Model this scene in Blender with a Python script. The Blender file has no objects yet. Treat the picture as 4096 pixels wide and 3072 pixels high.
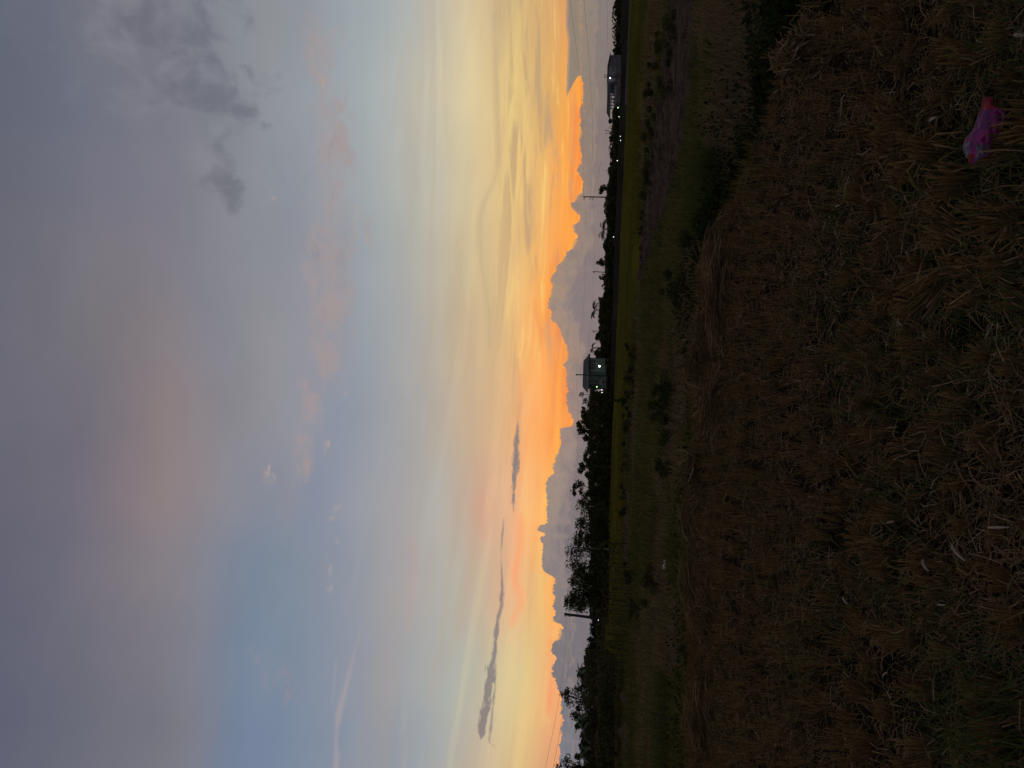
import bpy, math, random
import numpy as np
from mathutils import Vector

SC = bpy.context.scene
COL = SC.collection
rng = np.random.default_rng(7)
random.seed(7)

# ------------------------------------------------------------------ camera
F_PX = 3050.0                       # focal length in pixels of the 4096 x 3072 photograph
ROLL = math.radians(2.0)
HORIZON_X = 2415.0
EYE = 1.6
PITCH = math.atan((HORIZON_X - 2048.0) * math.cos(ROLL) / F_PX)
FW = Vector((0, math.cos(PITCH), math.sin(PITCH)))
U0 = Vector((0, -math.sin(PITCH), math.cos(PITCH)))
R0 = Vector((1, 0, 0))
RC = R0 * math.cos(ROLL) + U0 * math.sin(ROLL)
UC = -R0 * math.sin(ROLL) + U0 * math.cos(ROLL)
EYEP = Vector((0, 0, EYE))

cam_d = bpy.data.cameras.new('camera')
cam_d.sensor_width = 36.0
cam_d.lens = 36.0 * F_PX / 4096.0
cam_d.clip_start = 0.05
cam_d.clip_end = 9000
cam = bpy.data.objects.new('camera', cam_d)
COL.objects.link(cam)
# the phone was held sideways: picture left is up, picture top is right
from mathutils import Matrix
cx, cy, cz = -UC, RC, -FW
cam.matrix_world = Matrix(((cx.x, cy.x, cz.x, 0), (cx.y, cy.y, cz.y, 0), (cx.z, cy.z, cz.z, EYE), (0, 0, 0, 1)))
SC.camera = cam
SC.view_settings.view_transform = 'Standard'
SC.view_settings.look = 'None'
SC.view_settings.gamma = 1.0
SC.view_settings.exposure = 0.0
SC.view_settings.use_curve_mapping = False
SC.cycles.max_bounces = 3
SC.cycles.diffuse_bounces = 1
SC.cycles.transparent_max_bounces = 8
SC.cycles.use_denoising = True
SC.cycles.use_adaptive_sampling = True
SC.cycles.adaptive_threshold = 0.015
SC.cycles.adaptive_min_samples = 10


def ray(x, y):
    return FW * F_PX + RC * (1536.0 - y) - UC * (x - 2048.0)


def at(x, y, D):
    """world point seen at photo pixel (x, y) at forward distance D"""
    d = ray(x, y)
    return EYEP + d * (D / d.y)


def gr(x, y, z=0.0):
    """world point on the level z seen at photo pixel (x, y)"""
    d = ray(x, y)
    return EYEP + d * ((z - EYE) / d.z)


def azel(x, y):
    d = ray(x, y).normalized()
    return math.degrees(math.atan2(d.x, d.y)), math.degrees(math.asin(d.z))


def pix(az, el):
    a, e = math.radians(az), math.radians(el)
    d = Vector((math.sin(a) * math.cos(e), math.cos(a) * math.cos(e), math.sin(e)))
    k = F_PX / max(d.dot(FW), 0.05)
    return 2048.0 - d.dot(UC) * k, 1536.0 - d.dot(RC) * k


def lin(c):
    return tuple(((v / 255.0) / 12.92 if v / 255.0 <= 0.04045 else ((v / 255.0 + 0.055) / 1.055) ** 2.4) for v in c[:3])


# ------------------------------------------------------------------ world sky
W = bpy.data.worlds.new('World')
SC.world = W
W.use_nodes = True
NT = W.node_tree
for n in list(NT.nodes):
    NT.nodes.remove(n)


class G:
    """tiny node-expression helper"""
    def __init__(s, nt):
        s.nt = nt

    def put(s, sock, v):
        if isinstance(v, (int, float)):
            sock.default_value = v
        elif isinstance(v, tuple):
            sock.default_value = (v[0], v[1], v[2], 1.0) if len(sock.default_value) == 4 else v
        else:
            s.nt.links.new(v, sock)

    def m(s, op, a, b=0.0, c=0.0, clamp=False):
        n = s.nt.nodes.new('ShaderNodeMath')
        n.operation = op
        n.use_clamp = clamp
        s.put(n.inputs[0], a); s.put(n.inputs[1], b); s.put(n.inputs[2], c)
        return n.outputs[0]

    def add(s, a, b): return s.m('ADD', a, b)
    def sub(s, a, b): return s.m('SUBTRACT', a, b)
    def mul(s, a, b): return s.m('MULTIPLY', a, b)
    def mad(s, a, b, c): return s.m('MULTIPLY_ADD', a, b, c)

    def smooth(s, x, lo, hi, a=0.0, b=1.0):
        n = s.nt.nodes.new('ShaderNodeMapRange')
        n.interpolation_type = 'SMOOTHSTEP'
        s.put(n.inputs[0], x); s.put(n.inputs[1], lo); s.put(n.inputs[2], hi); s.put(n.inputs[3], a); s.put(n.inputs[4], b)
        return n.outputs[0]

    def vec(s, x, y, z=0.0):
        n = s.nt.nodes.new('ShaderNodeCombineXYZ')
        s.put(n.inputs[0], x); s.put(n.inputs[1], y); s.put(n.inputs[2], z)
        return n.outputs[0]

    def noise(s, v, scale=1.0, detail=4.0, rough=0.55, dist=0.0):
        n = s.nt.nodes.new('ShaderNodeTexNoise')
        n.inputs['Scale'].default_value = scale
        n.inputs['Detail'].default_value = detail
        n.inputs['Roughness'].default_value = rough
        n.inputs['Distortion'].default_value = dist
        s.nt.links.new(v, n.inputs['Vector'])
        return n.outputs['Fac']

    def ramp(s, fac, stops, interp='LINEAR'):
        n = s.nt.nodes.new('ShaderNodeValToRGB')
        cr = n.color_ramp
        cr.interpolation = interp
        stops = sorted(stops, key=lambda t: t[0])
        cr.elements[0].position = stops[0][0]
        cr.elements[0].color = (*stops[0][1], 1)
        cr.elements[1].position = stops[-1][0]
        cr.elements[1].color = (*stops[-1][1], 1)
        for p, c in stops[1:-1]:
            e = cr.elements.new(p)
            e.color = (*c, 1)
        s.put(n.inputs[0], fac)
        return n.outputs[0]

    def mix(s, fac, a, b, mode='MIX'):
        n = s.nt.nodes.new('ShaderNodeMix')
        n.data_type = 'RGBA'
        n.blend_type = mode
        s.put(n.inputs[0], fac); s.put(n.inputs[6], a); s.put(n.inputs[7], b)
        return n.outputs[2]

    def curve(s, fac, pts):
        n = s.nt.nodes.new('ShaderNodeFloatCurve')
        c = n.mapping.curves[0]
        pts = sorted(pts)
        c.points[0].location = pts[0]
        c.points[1].location = pts[-1]
        for p in pts[1:-1]:
            c.points.new(p[0], p[1])
        for p in c.points:
            p.handle_type = 'AUTO_CLAMPED'
        n.mapping.extend = 'HORIZONTAL'
        n.mapping.update()
        s.put(n.inputs[1], fac)
        return n.outputs[0]


g = G(NT)
tc = NT.nodes.new('ShaderNodeTexCoord')
sp = NT.nodes.new('ShaderNodeSeparateXYZ')
NT.links.new(tc.outputs['Generated'], sp.inputs[0])
DX, DY, DZ = sp.outputs
A = g.mul(g.m('ARCTAN2', DX, DY), 180.0 / math.pi)          # degrees from the viewing direction, right positive
E = g.mul(g.m('ARCSINE', DZ), 180.0 / math.pi)              # degrees above the horizon

# sky colours observed in nine directions, from high up down to the horizon
SKYC = {
    0: [(0, (98, 104, 120)), (300, (110, 112, 124)), (600, (121, 120, 131)), (900, (132, 137, 146)), (1050, (140, 144, 149)), (1200, (143, 148, 155)), (1350, (150, 160, 166)), (1500, (160, 170, 173)), (1650, (178, 181, 176)), (1800, (203, 192, 166)), (1900, (216, 198, 156)), (1980, (202, 177, 137)), (2050, (208, 182, 130)), (2120, (220, 185, 120)), (2200, (214, 168, 112)), (2260, (225, 160, 100))],
    400: [(0, (100, 104, 118)), (300, (108, 112, 126)), (600, (120, 120, 132)), (900, (128, 131, 140)), (1050, (142, 146, 152)), (1200, (145, 152, 159)), (1350, (152, 161, 168)), (1500, (167, 175, 176)), (1650, (187, 185, 174)), (1800, (210, 199, 168)), (1900, (224, 204, 158)), (1980, (216, 190, 140)), (2050, (234, 204, 132)), (2120, (222, 186, 125)), (2200, (218, 172, 105)), (2300, (250, 165, 75))],
    800: [(0, (104, 104, 116)), (300, (112, 112, 126)), (600, (122, 120, 134)), (900, (133, 134, 141)), (1050, (138, 142, 152)), (1200, (142, 146, 156)), (1350, (154, 157, 163)), (1450, (158, 166, 170)), (1600, (174, 176, 170)), (1750, (190, 185, 170)), (1850, (208, 193, 158)), (1950, (218, 193, 146)), (2050, (238, 202, 132)), (2150, (230, 184, 115)), (2220, (244, 170, 92)), (2300, (255, 165, 70))],
    1200: [(0, (104, 104, 118)), (300, (118, 116, 120)), (600, (128, 122, 127)), (850, (130, 132, 144)), (1050, (142, 142, 147)), (1200, (146, 146, 156)), (1350, (151, 148, 155)), (1450, (150, 158, 166)), (1600, (166, 168, 168)), (1750, (188, 178, 160)), (1850, (200, 182, 146)), (1950, (208, 182, 140)), (2050, (230, 190, 130)), (2120, (242, 185, 112)), (2200, (255, 165, 85)), (2300, (255, 160, 75))],
    1600: [(0, (104, 104, 116)), (300, (112, 110, 122)), (500, (126, 118, 124)), (700, (142, 128, 128)), (850, (133, 130, 138)), (1050, (144, 142, 148)), (1200, (146, 146, 155)), (1350, (141, 148, 162)), (1450, (146, 154, 164)), (1600, (162, 162, 164)), (1750, (178, 170, 160)), (1850, (200, 176, 146)), (1950, (207, 178, 140)), (2050, (234, 180, 124)), (2120, (255, 168, 98)), (2200, (255, 155, 78)), (2280, (255, 165, 80))],
    2000: [(0, (102, 100, 114)), (300, (112, 108, 122)), (500, (130, 118, 124)), (700, (144, 130, 132)), (900, (140, 138, 146)), (1050, (128, 134, 150)), (1150, (140, 142, 152)), (1250, (134, 142, 160)), (1400, (148, 152, 164)), (1600, (164, 162, 164)), (1750, (180, 176, 168)), (1850, (192, 174, 158)), (1930, (212, 166, 140)), (2030, (226, 180, 144)), (2100, (252, 175, 118)), (2170, (255, 190, 112)), (2250, (255, 185, 105))],
    2400: [(0, (98, 98, 114)), (300, (108, 108, 122)), (500, (122, 118, 126)), (700, (132, 130, 138)), (850, (124, 132, 148)), (1000, (115, 132, 152)), (1150, (122, 138, 154)), (1300, (134, 142, 156)), (1450, (144, 150, 160)), (1600, (162, 160, 162)), (1680, (174, 162, 157)), (1750, (174, 174, 170)), (1850, (184, 180, 166)), (1950, (202, 182, 155)), (2030, (235, 180, 143)), (2100, (228, 182, 130)), (2150, (224, 192, 128)), (2220, (255, 180, 105))],
    2750: [(0, (94, 96, 114)), (300, (108, 108, 120)), (600, (118, 116, 128)), (800, (127, 126, 138)), (930, (115, 129, 152)), (1050, (120, 136, 157)), (1150, (123, 136, 156)), (1250, (128, 140, 158)), (1400, (140, 146, 161)), (1500, (148, 150, 158)), (1600, (156, 160, 166)), (1700, (164, 168, 168)), (1850, (176, 180, 170)), (1950, (191, 184, 160)), (2050, (215, 204, 150)), (2120, (222, 195, 135)), (2200, (238, 172, 120))],
    3072: [(0, (96, 98, 116)), (300, (106, 108, 122)), (600, (114, 116, 126)), (750, (125, 124, 134)), (900, (115, 128, 151)), (1000, (115, 130, 155)), (1100, (116, 132, 156)), (1250, (129, 141, 160)), (1400, (136, 146, 162)), (1550, (146, 152, 162)), (1700, (156, 162, 168)), (1800, (170, 172, 166)), (1850, (184, 170, 154)), (1950, (200, 182, 155)), (2050, (222, 196, 140)), (2130, (222, 178, 126)), (2200, (222, 158, 120))],
}
SKYY = sorted(SKYC)


def sky_at(x, y):
    y = min(max(y, 0), 3072)
    k = max(i for i, v in enumerate(SKYY) if v <= y)
    k = min(k, len(SKYY) - 2)

    def col(yy):
        L = SKYC[yy]
        xs = [t[0] for t in L]
        return np.array([np.interp(x, xs, [t[1][i] for t in L]) for i in range(3)])
    t = (y - SKYY[k]) / (SKYY[k + 1] - SKYY[k])
    return col(SKYY[k]) * (1 - t) + col(SKYY[k + 1]) * t


ELS = [0, 1.5, 2.5, 3.2, 4, 5, 6, 7, 8, 9, 10, 11, 12, 13.5, 15, 16.5, 18, 19.5, 21, 22.5, 24, 25.5, 27, 29, 31, 33, 36, 39, 42, 60, 90]
AZS = [-27, -21, -15, -9, -3, 3, 9, 15, 21, 27]
elf = g.m('DIVIDE', E, 90.0, clamp=True)
base = None
REAR = [(0, (128, 124, 132)), (8, (128, 126, 138)), (25, (112, 113, 126)), (60, (96, 99, 113)), (90, (92, 95, 110))]


def colfun(az, el):
    x, y = pix(az, min(el, 41))
    c = sky_at(x, y)
    if el > 42:
        t = (el - 42) / 48
        c = c * (1 - t) + np.array([94, 97, 112]) * t
    return lin(c)


ramps = [(az, [(el / 90.0, colfun(az, el)) for el in ELS]) for az in AZS]
prev = None
for az, st in ramps:
    r = g.ramp(elf, st)
    if prev is None:
        base = r
    else:
        base = g.mix(g.smooth(A, prev, az), base, r)
    prev = az
rear = g.ramp(elf, [(e / 90.0, lin(c)) for e, c in REAR])
base = g.mix(g.smooth(g.m('ABSOLUTE', A), 35.0, 120.0), base, rear)

# soft unevenness of the high haze
n_soft = g.noise(g.vec(g.mul(A, 0.07), g.mul(E, 0.16)), 1.0, 5.0, 0.6)
base = g.mix(1.0, base, g.ramp(n_soft, [(0.25, (0.93, 0.935, 0.95)), (0.5, (1, 1, 1)), (0.75, (1.07, 1.05, 1.04))]), 'MULTIPLY')


def S(c):
    return lin(c)


def blob(x, y, rx, ry):
    """soft 0..1 mask around a direction, sizes in degrees (along the elevation, along the azimuth)"""
    a0, e0 = azel(x, y)
    da = g.mul(g.sub(A, a0), 1.0 / ry)
    de = g.mul(g.sub(E, e0), 1.0 / rx)
    d2 = g.mad(da, da, g.mul(de, de))
    return g.m('EXPONENT', g.mul(d2, -1.0))


def total(items):
    t = items[0]
    for i in items[1:]:
        t = g.m('MAXIMUM', t, i)
    return t


# dark puffs high on the right
n_puff = g.noise(g.vec(g.mul(A, 0.46), g.mul(E, 0.46), 3.1), 1.0, 6.0, 0.52, 0.4)
reg = total([blob(560, 140, 2.4, 3.4), blob(720, 220, 3.4, 4.2), blob(880, 380, 3.6, 2.8), blob(880, 20, 3.0, 2.2), blob(880, 680, 1.5, 2.6), blob(930, 780, 1.3, 2.0)])
m_puff = g.mul(g.smooth(g.mad(n_puff, 1.0, g.mul(reg, 0.30)), 0.62, 0.90), g.smooth(reg, 0.02, 0.35))
base = g.mix(g.mul(m_puff, 0.60), base, S((102, 104, 116)))
n_lit = g.noise(g.vec(g.mul(A, 0.3), g.mul(E, 0.3), 9.0), 1.0, 5.0, 0.55, 0.5)
m_lit = g.mul(g.smooth(n_lit, 0.48, 0.72), total([blob(620, 120, 5.0, 6.0), blob(900, 520, 2.6, 5.5)]))
base = g.mix(g.mul(m_lit, 0.45), base, S((146, 146, 154)))

# pink and pale wisps in a band across the middle height
n_w = g.noise(g.vec(g.mul(A, 0.55), g.mul(E, 0.95), 5.5), 1.0, 7.0, 0.66, 0.45)
band = total([blob(1290, 260, 1.2, 4.0), blob(1340, 560, 1.6, 5.5), blob(1320, 1000, 2.0, 6.0), blob(1330, 1240, 2.0, 4.6), blob(1300, 1420, 1.5, 3.4), blob(1240, 1600, 1.2, 2.6), blob(1215, 1820, 0.8, 2.6), blob(1470, 900, 0.6, 1.6)])
m_w = g.mul(g.smooth(g.mad(n_w, 1.0, g.mul(band, 0.30)), 0.56, 0.92), g.smooth(band, 0.0, 0.7))
base = g.mix(g.mul(m_w, 0.80), base, S((164, 150, 150)))
n_w2 = g.noise(g.vec(g.mul(A, 0.45), g.mul(E, 0.95), 12.5), 1.0, 6.0, 0.6, 0.4)
m_w2 = g.mul(g.smooth(n_w2, 0.54, 0.70), total([blob(1270, 600, 2.0, 9.0), blob(1300, 1000, 2.2, 6.0)]))
base = g.mix(g.mul(m_w2, 0.25), base, S((126, 128, 136)))
# warm flecks
m_w3 = g.mul(g.smooth(n_w, 0.5, 0.66), total([blob(1300, 280, 0.5, 1.5), blob(1360, 170, 0.7, 0.8), blob(1450, 890, 0.45, 1.9), blob(1460, 960, 0.5, 0.9), blob(1085, 1880, 0.45, 0.8), blob(1090, 780, 0.3, 0.4), blob(1370, 1560, 0.5, 0.5), blob(1315, 1780, 0.35, 0.9), blob(1340, 1870, 0.25, 0.3), blob(1345, 2010, 0.3, 0.6), blob(1330, 2080, 0.25, 0.3), blob(1270, 2140, 0.25, 0.4), blob(1365, 2160, 0.35, 0.9), blob(1315, 2350, 0.35, 0.35), blob(1325, 2260, 0.4, 0.7)]))
base = g.mix(g.mul(m_w3, 0.80), base, S((190, 164, 152)))
m_w4 = g.mul(g.smooth(n_w, 0.42, 0.64), total([blob(1050, 2640, 1.0, 1.0), blob(1120, 2720, 1.1, 1.1), blob(1160, 2770, 0.8, 0.8)]))
base = g.mix(g.mul(m_w4, 0.62), base, S((146, 140, 150)))


def to_curve_pts(pts, idx, lo, hi, scale):
    return [((p[0] - lo) / (hi - lo), p[1] / scale) for p in idx(pts)]


def az_curve(pts, scale, lo=-30.0, hi=30.0, halves=True):
    """value as a function of azimuth through points (az, value)"""
    pts = sorted(pts)
    azs = [p[0] for p in pts]
    vals = [p[1] for p in pts]

    def one(a, b):
        inner = [(z, v) for z, v in pts if a < z < b]
        allp = [(a, float(np.interp(a, azs, vals)))] + inner + [(b, float(np.interp(b, azs, vals)))]
        out, last = [], -1
        for z, v in allp:
            t = (z - a) / (b - a)
            if t - last > 0.004:
                out.append((t, v / scale)); last = t
        n = g.m('DIVIDE', g.sub(A, a), (b - a), clamp=True)
        return g.mul(g.curve(n, out), scale)
    if not halves:
        return one(lo, hi)
    mid = 0.0
    l, r = one(lo, mid), one(mid, hi)
    return g.mix_f(g.m('GREATER_THAN', A, mid), l, r)


def mix_f(fac, a, b):
    return g.add(a, g.mul(fac, g.sub(b, a)))


g.mix_f = mix_f


SHARED = {}


def streak(line, colour, strength, seed, nscale=(0.5, 3.0), amp=1.0, soft=0.12):
    """long thin cloud: list of (x, y, half thickness in pixels)"""
    cpts, tpts = [], []
    for x, y, h in line:
        a, e = azel(x, y)
        cpts.append((a, e)); tpts.append((a, h / 53.0))
    c = az_curve(cpts, 30.0)
    t = az_curve([(min(p[0] for p in tpts) - 0.35, 0.0)] + tpts + [(max(p[0] for p in tpts) + 0.35, 0.0)], 2.0)
    key = nscale
    if key not in SHARED:
        SHARED[key] = g.noise(g.vec(g.mul(A, nscale[0]), g.mul(E, nscale[1]), seed), 1.0, 6.0, 0.62, 0.3)
    n = SHARED[key]
    tt = g.mul(t, g.mad(g.sub(n, 0.5), 3.2 * amp, 1.0))
    d = g.sub(tt, g.m('ABSOLUTE', g.sub(E, c)))
    m = g.mul(g.smooth(d, -soft * 0.5, soft), g.smooth(t, 0.005, 0.05))
    return g.mul(m, strength), colour


# contrail-like streaks on the left
for line, col, st in [
    ([(1440, 2520, 2.5), (1420, 2600, 4), (1395, 2700, 8), (1370, 2800, 12), (1355, 2860, 13), (1345, 2930, 9), (1340, 3072, 12)], (176, 160, 160), 0.55),
    ([(1345, 2640, 3), (1340, 2700, 4), (1335, 2760, 4), (1328, 2810, 3)], (170, 166, 168), 0.4),
]:
    m_s, c_s = streak(line, S(col), st, 2.2, (0.12, 1.2), 0.6, 0.25)
    base = g.mix(m_s, base, c_s)

# golden and tan streaks low over the sunset
n_st = g.noise(g.vec(g.mul(A, 0.10), g.mul(E, 1.15), 1.7), 1.0, 6.0, 0.6, 0.55)
low = g.mul(g.smooth(E, 9.5, 6.5), g.smooth(E, 2.2, 3.2))
zone = g.mul(low, g.smooth(A, -4.0, 8.0, 0.25, 1.0))
base = g.mix(g.mul(g.mul(g.smooth(n_st, 0.50, 0.64), zone), 0.80), base, S((188, 158, 122)))
base = g.mix(g.mul(g.mul(g.smooth(n_st, 0.46, 0.32), zone), 0.75), base, S((250, 210, 126)))
n_st2 = g.noise(g.vec(g.mad(E, 0.03, g.mul(A, 0.06)), g.mad(A, 0.03, g.mul(E, 0.55)), 7.7), 1.0, 4.0, 0.5, 0.8)
zone2 = g.mul(g.smooth(E, 21.0, 10.0), g.smooth(E, 3.0, 5.0))
base = g.mix(g.mul(g.mul(g.smooth(n_st2, 0.44, 0.76), zone2), 0.42), base, g.ramp(elf, [(5 / 90.0, S((206, 162, 118))), (11 / 90.0, S((184, 162, 140))), (19 / 90.0, S((146, 146, 152)))]))
base = g.mix(g.mul(g.mul(g.smooth(n_st2, 0.48, 0.28), zone2), 0.22), base, g.ramp(elf, [(5 / 90.0, S((250, 206, 140))), (11 / 90.0, S((218, 204, 172))), (19 / 90.0, S((168, 172, 176)))]))
for line, col, st in [
    ([(1978, 60, 8), (1984, 260, 11), (1990, 440, 12), (1994, 600, 13), (1978, 720, 9), (1940, 800, 12), (1920, 900, 14), (1922, 1000, 12), (1935, 1120, 10), (1955, 1260, 11), (1958, 1380, 6)], (186, 164, 134), 0.62),
    ([(2140, 1200, 4), (2150, 1280, 9), (2165, 1340, 8), (2155, 1400, 5)], (226, 140, 92), 0.55),
    ([(2072, 1440, 4), (2078, 1520, 7), (2080, 1600, 7), (2072, 1680, 4)], (214, 146, 110), 0.7),
    ([(1925, 1960, 10), (1922, 2060, 14), (1935, 2160, 10)], (214, 156, 132), 0.45),
    ([(2085, 2060, 12), (2080, 2180, 22), (2060, 2300, 20), (2085, 2400, 16), (2050, 2500, 10)], (255, 160, 108), 0.6),
    ([(2205, 2560, 5), (2208, 2700, 12), (2200, 2780, 13), (2195, 2860, 6)], (246, 142, 104), 0.75),
    ([(1635, 2520, 10), (1650, 2350, 14), (1660, 2250, 16), (1645, 2150, 12)], (180, 160, 154), 0.6),
]:
    m_s, c_s = streak(line, S(col), st, 4.4, (0.12, 1.2), 0.55, 0.5)
    base = g.mix(m_s, base, c_s)

# slate scud clouds
for line, st, sd in [
    ([(2072, 1690, 3), (2068, 1750, 9), (2064, 1800, 13), (2062, 1860, 14), (2058, 1930, 10), (2054, 2000, 7), (2054, 2046, 2)], 0.92, 3.3),
    ([(2014, 2080, 3), (2008, 2160, 5), (2005, 2230, 2), (2008, 2325, 6), (2008, 2390, 9), (2000, 2440, 7), (1990, 2480, 8), (1984, 2550, 10), (1974, 2640, 9), (1964, 2670, 17), (1956, 2740, 16), (1948, 2800, 15), (1938, 2860, 20), (1928, 2900, 18), (1924, 2950, 5)], 0.88, 6.1),
    ([(1982, 2660, 3), (1978, 2760, 4), (1970, 2840, 5), (1964, 2900, 5), (1957, 2970, 3), (1978, 2985, 2)], 0.8, 8.8),
]:
    m_s, c_s = streak(line, S((132, 124, 124)), st, sd, (1.3, 3.6), 0.95, 0.14)
    base = g.mix(m_s, base, c_s)

# the cumulus bank along the horizon: its upper edge by direction
EDGE = [(0, 2325), (280, 2325), (300, 2322), (340, 2330), (390, 2332), (443, 2321), (475, 2318), (500, 2318), (532, 2325), (563, 2318), (611, 2323), (663, 2320), (677, 2309), (702, 2315), (718, 2326), (769, 2328), (786, 2310), (804, 2302), (816, 2283), (838, 2296), (876, 2318), (899, 2302), (914, 2293), (943, 2309), (968, 2302), (997, 2290), (1006, 2268), (1025, 2263), (1047, 2249), (1066, 2226), (1085, 2223), (1123, 2201), (1142, 2210), (1177, 2207), (1209, 2193), (1234, 2195), (1253, 2207), (1275, 2206), (1294, 2226), (1329, 2242), (1364, 2255), (1395, 2269), (1427, 2274), (1449, 2264), (1457, 2256), (1490, 2263), (1516, 2264), (1563, 2272), (1576, 2264), (1639, 2274), (1690, 2292), (1702, 2290), (1712, 2246), (1737, 2238), (1769, 2244), (1804, 2233), (1848, 2220), (1892, 2211), (1921, 2187), (1949, 2182), (1987, 2187), (2012, 2189), (2047, 2185), (2085, 2190), (2097, 2176), (2106, 2158), (2120, 2151), (2133, 2160), (2138, 2185), (2152, 2163), (2190, 2170), (2240, 2165), (2285, 2176), (2322, 2184), (2330, 2222), (2342, 2217), (2373, 2212), (2392, 2220), (2424, 2212), (2456, 2219), (2478, 2217), (2494, 2236), (2506, 2249), (2517, 2248), (2552, 2241), (2569, 2217), (2603, 2205), (2631, 2224), (2665, 2212), (2683, 2208), (2721, 2221), (2755, 2231), (2783, 2248), (2845, 2246), (2890, 2252), (2924, 2243), (2958, 2246), (2983, 2233), (3003, 2241), (3027, 2234), (3072, 2238)]
edge = az_curve([azel(x, y) for y, x in EDGE], 8.0)
n_e = g.noise(g.vec(g.mul(A, 4.2), g.mul(E, 4.2), 0.5), 1.0, 6.0, 0.68, 0.2)
n_big = g.noise(g.vec(g.mul(A, 0.9), g.mul(E, 1.3), 21.0), 1.0, 3.0, 0.5, 0.3)
edge_n = g.add(g.add(edge, g.mul(g.sub(n_e, 0.5), 0.72)), g.mul(g.sub(n_big, 0.5), 0.35))
over = g.sub(E, edge_n)                       # degrees above the edge
GLOW = [(0, .25), (250, .35), (400, .85), (600, 1.0), (850, 1.0), (1200, .9), (1500, .85), (1700, 1.0), (1900, .55), (2100, .4), (2350, .45), (2550, .3), (2700, .15), (2800, .25), (3072, .15)]
glow_a = az_curve([(azel(2300, y)[0], v) for y, v in GLOW], 2.0)
gl = g.mul(g.m('EXPONENT', g.mul(g.m('MAXIMUM', over, 0.0), -1.45)), glow_a)
base = g.mix(g.mul(gl, 0.84), base, g.ramp(n_st, [(0.36, S((255, 182, 84))), (0.5, S((255, 158, 68))), (0.62, S((246, 128, 66)))]))
rim = g.mul(g.m('EXPONENT', g.mul(g.m('MAXIMUM', over, 0.0), -7.0)), g.smooth(glow_a, 0.05, 0.6))
base = g.mix(g.mul(g.mul(rim, g.smooth(n_big, 0.36, 0.62)), 0.75), base, S((255, 178, 76)))

# body of the bank
ban = lambda x, y: (azel(x, y)[0] + 30.0) / 60.0
top_c = g.ramp(g.m('DIVIDE', g.add(A, 30.0), 60.0, clamp=True), [(ban(2300, y), S(c)) for y, c in [(0, (142, 131, 118)), (500, (136, 124, 113)), (900, (142, 128, 119)), (1200, (162, 140, 123)), (1600, (150, 130, 124)), (1950, (160, 141, 129)), (2200, (146, 133, 128)), (2450, (130, 122, 124)), (2700, (122, 116, 121)), (3072, (122, 124, 134))]])
low_c = g.ramp(g.m('DIVIDE', g.add(A, 30.0), 60.0, clamp=True), [(ban(2400, y), S(c)) for y, c in [(0, (142, 131, 122)), (500, (133, 123, 116)), (900, (136, 126, 124)), (1200, (142, 129, 129)), (1600, (138, 124, 124)), (1950, (136, 122, 124)), (2200, (130, 120, 124)), (2450, (124, 117, 122)), (2700, (122, 116, 122)), (3072, (132, 133, 145))]])
n_b = g.noise(g.vec(g.mul(A, 0.55), g.mul(E, 0.85), 2.0), 1.0, 6.0, 0.55, 0.4)
depth = g.m('MULTIPLY', over, -1.0)
bank = g.mix(g.smooth(g.add(depth, g.mul(g.sub(n_b, 0.5), 2.4)), 0.5, 2.0), top_c, low_c)
bank = g.mix(g.mul(g.smooth(n_b, 0.50, 0.66), 0.40), bank, S((126, 120, 125)))
n_b2 = g.noise(g.vec(g.mul(A, 1.1), g.mul(E, 1.6), 14.0), 1.0, 6.0, 0.55, 0.3)
bank = g.mix(g.mul(g.smooth(n_b2, 0.52, 0.62), 0.16), bank, S((168, 148, 138)))
bank = g.mix(g.mul(g.smooth(n_b2, 0.46, 0.38), 0.22), bank, S((122, 116, 122)))
# pink fringe just inside the edge on the sunset side
fr = g.mul(g.mul(g.smooth(depth, 0.7, 0.05), g.smooth(n_e, 0.45, 0.62)), g.smooth(glow_a, 0.3, 0.9))
bank = g.mix(g.mul(fr, 0.22), bank, S((226, 140, 96)))
# nearer billows in front of the bank
over2 = g.sub(E, g.add(g.mad(edge, 0.62, -0.75), g.add(g.mul(n_big, 1.5), g.mul(g.sub(n_e, 0.5), 0.4))))
bank = g.mix(g.mul(g.smooth(over2, 0.05, -0.08), 0.42), bank, S((116, 109, 114)))
bank = g.mix(g.mul(g.mul(g.smooth(over2, 0.03, -0.03), g.smooth(over2, -0.30, -0.05)), 0.30), bank, S((166, 146, 136)))
soft = g.smooth(n_big, 0.5, 0.72, 0.025, 0.22)
base = g.mix(g.smooth(g.m('DIVIDE', over, soft), 1.0, -1.0), base, bank)

# grey slab of cloud over the orange wedge on the right
slab_top = az_curve([azel(x, y) for y, x in [(0, 2264), (90, 2262), (170, 2271), (250, 2268), (330, 2265), (385, 2266), (400, 2290), (3072, 2400)]], 8.0)
slab_bot = az_curve([azel(x, y) for y, x in [(0, 2430), (285, 2430), (300, 2318), (320, 2302), (345, 2288), (370, 2275), (388, 2266), (400, 2250), (3072, 2240)]], 8.0)
sw = g.mul(g.sub(n_e, 0.5), 0.16)
m_sl = g.mul(g.smooth(g.sub(g.add(slab_top, sw), E), -0.04, 0.05), g.smooth(g.sub(E, slab_bot), -0.05, 0.07))
m_sl = g.mul(m_sl, g.smooth(g.sub(slab_top, E), 1.9, 0.7))
base = g.mix(m_sl, base, g.mix(g.smooth(g.sub(slab_top, E), 0.25, 0.0), g.mix(n_b, S((148, 135, 120)), S((134, 124, 113))), S((190, 150, 116))))

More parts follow.
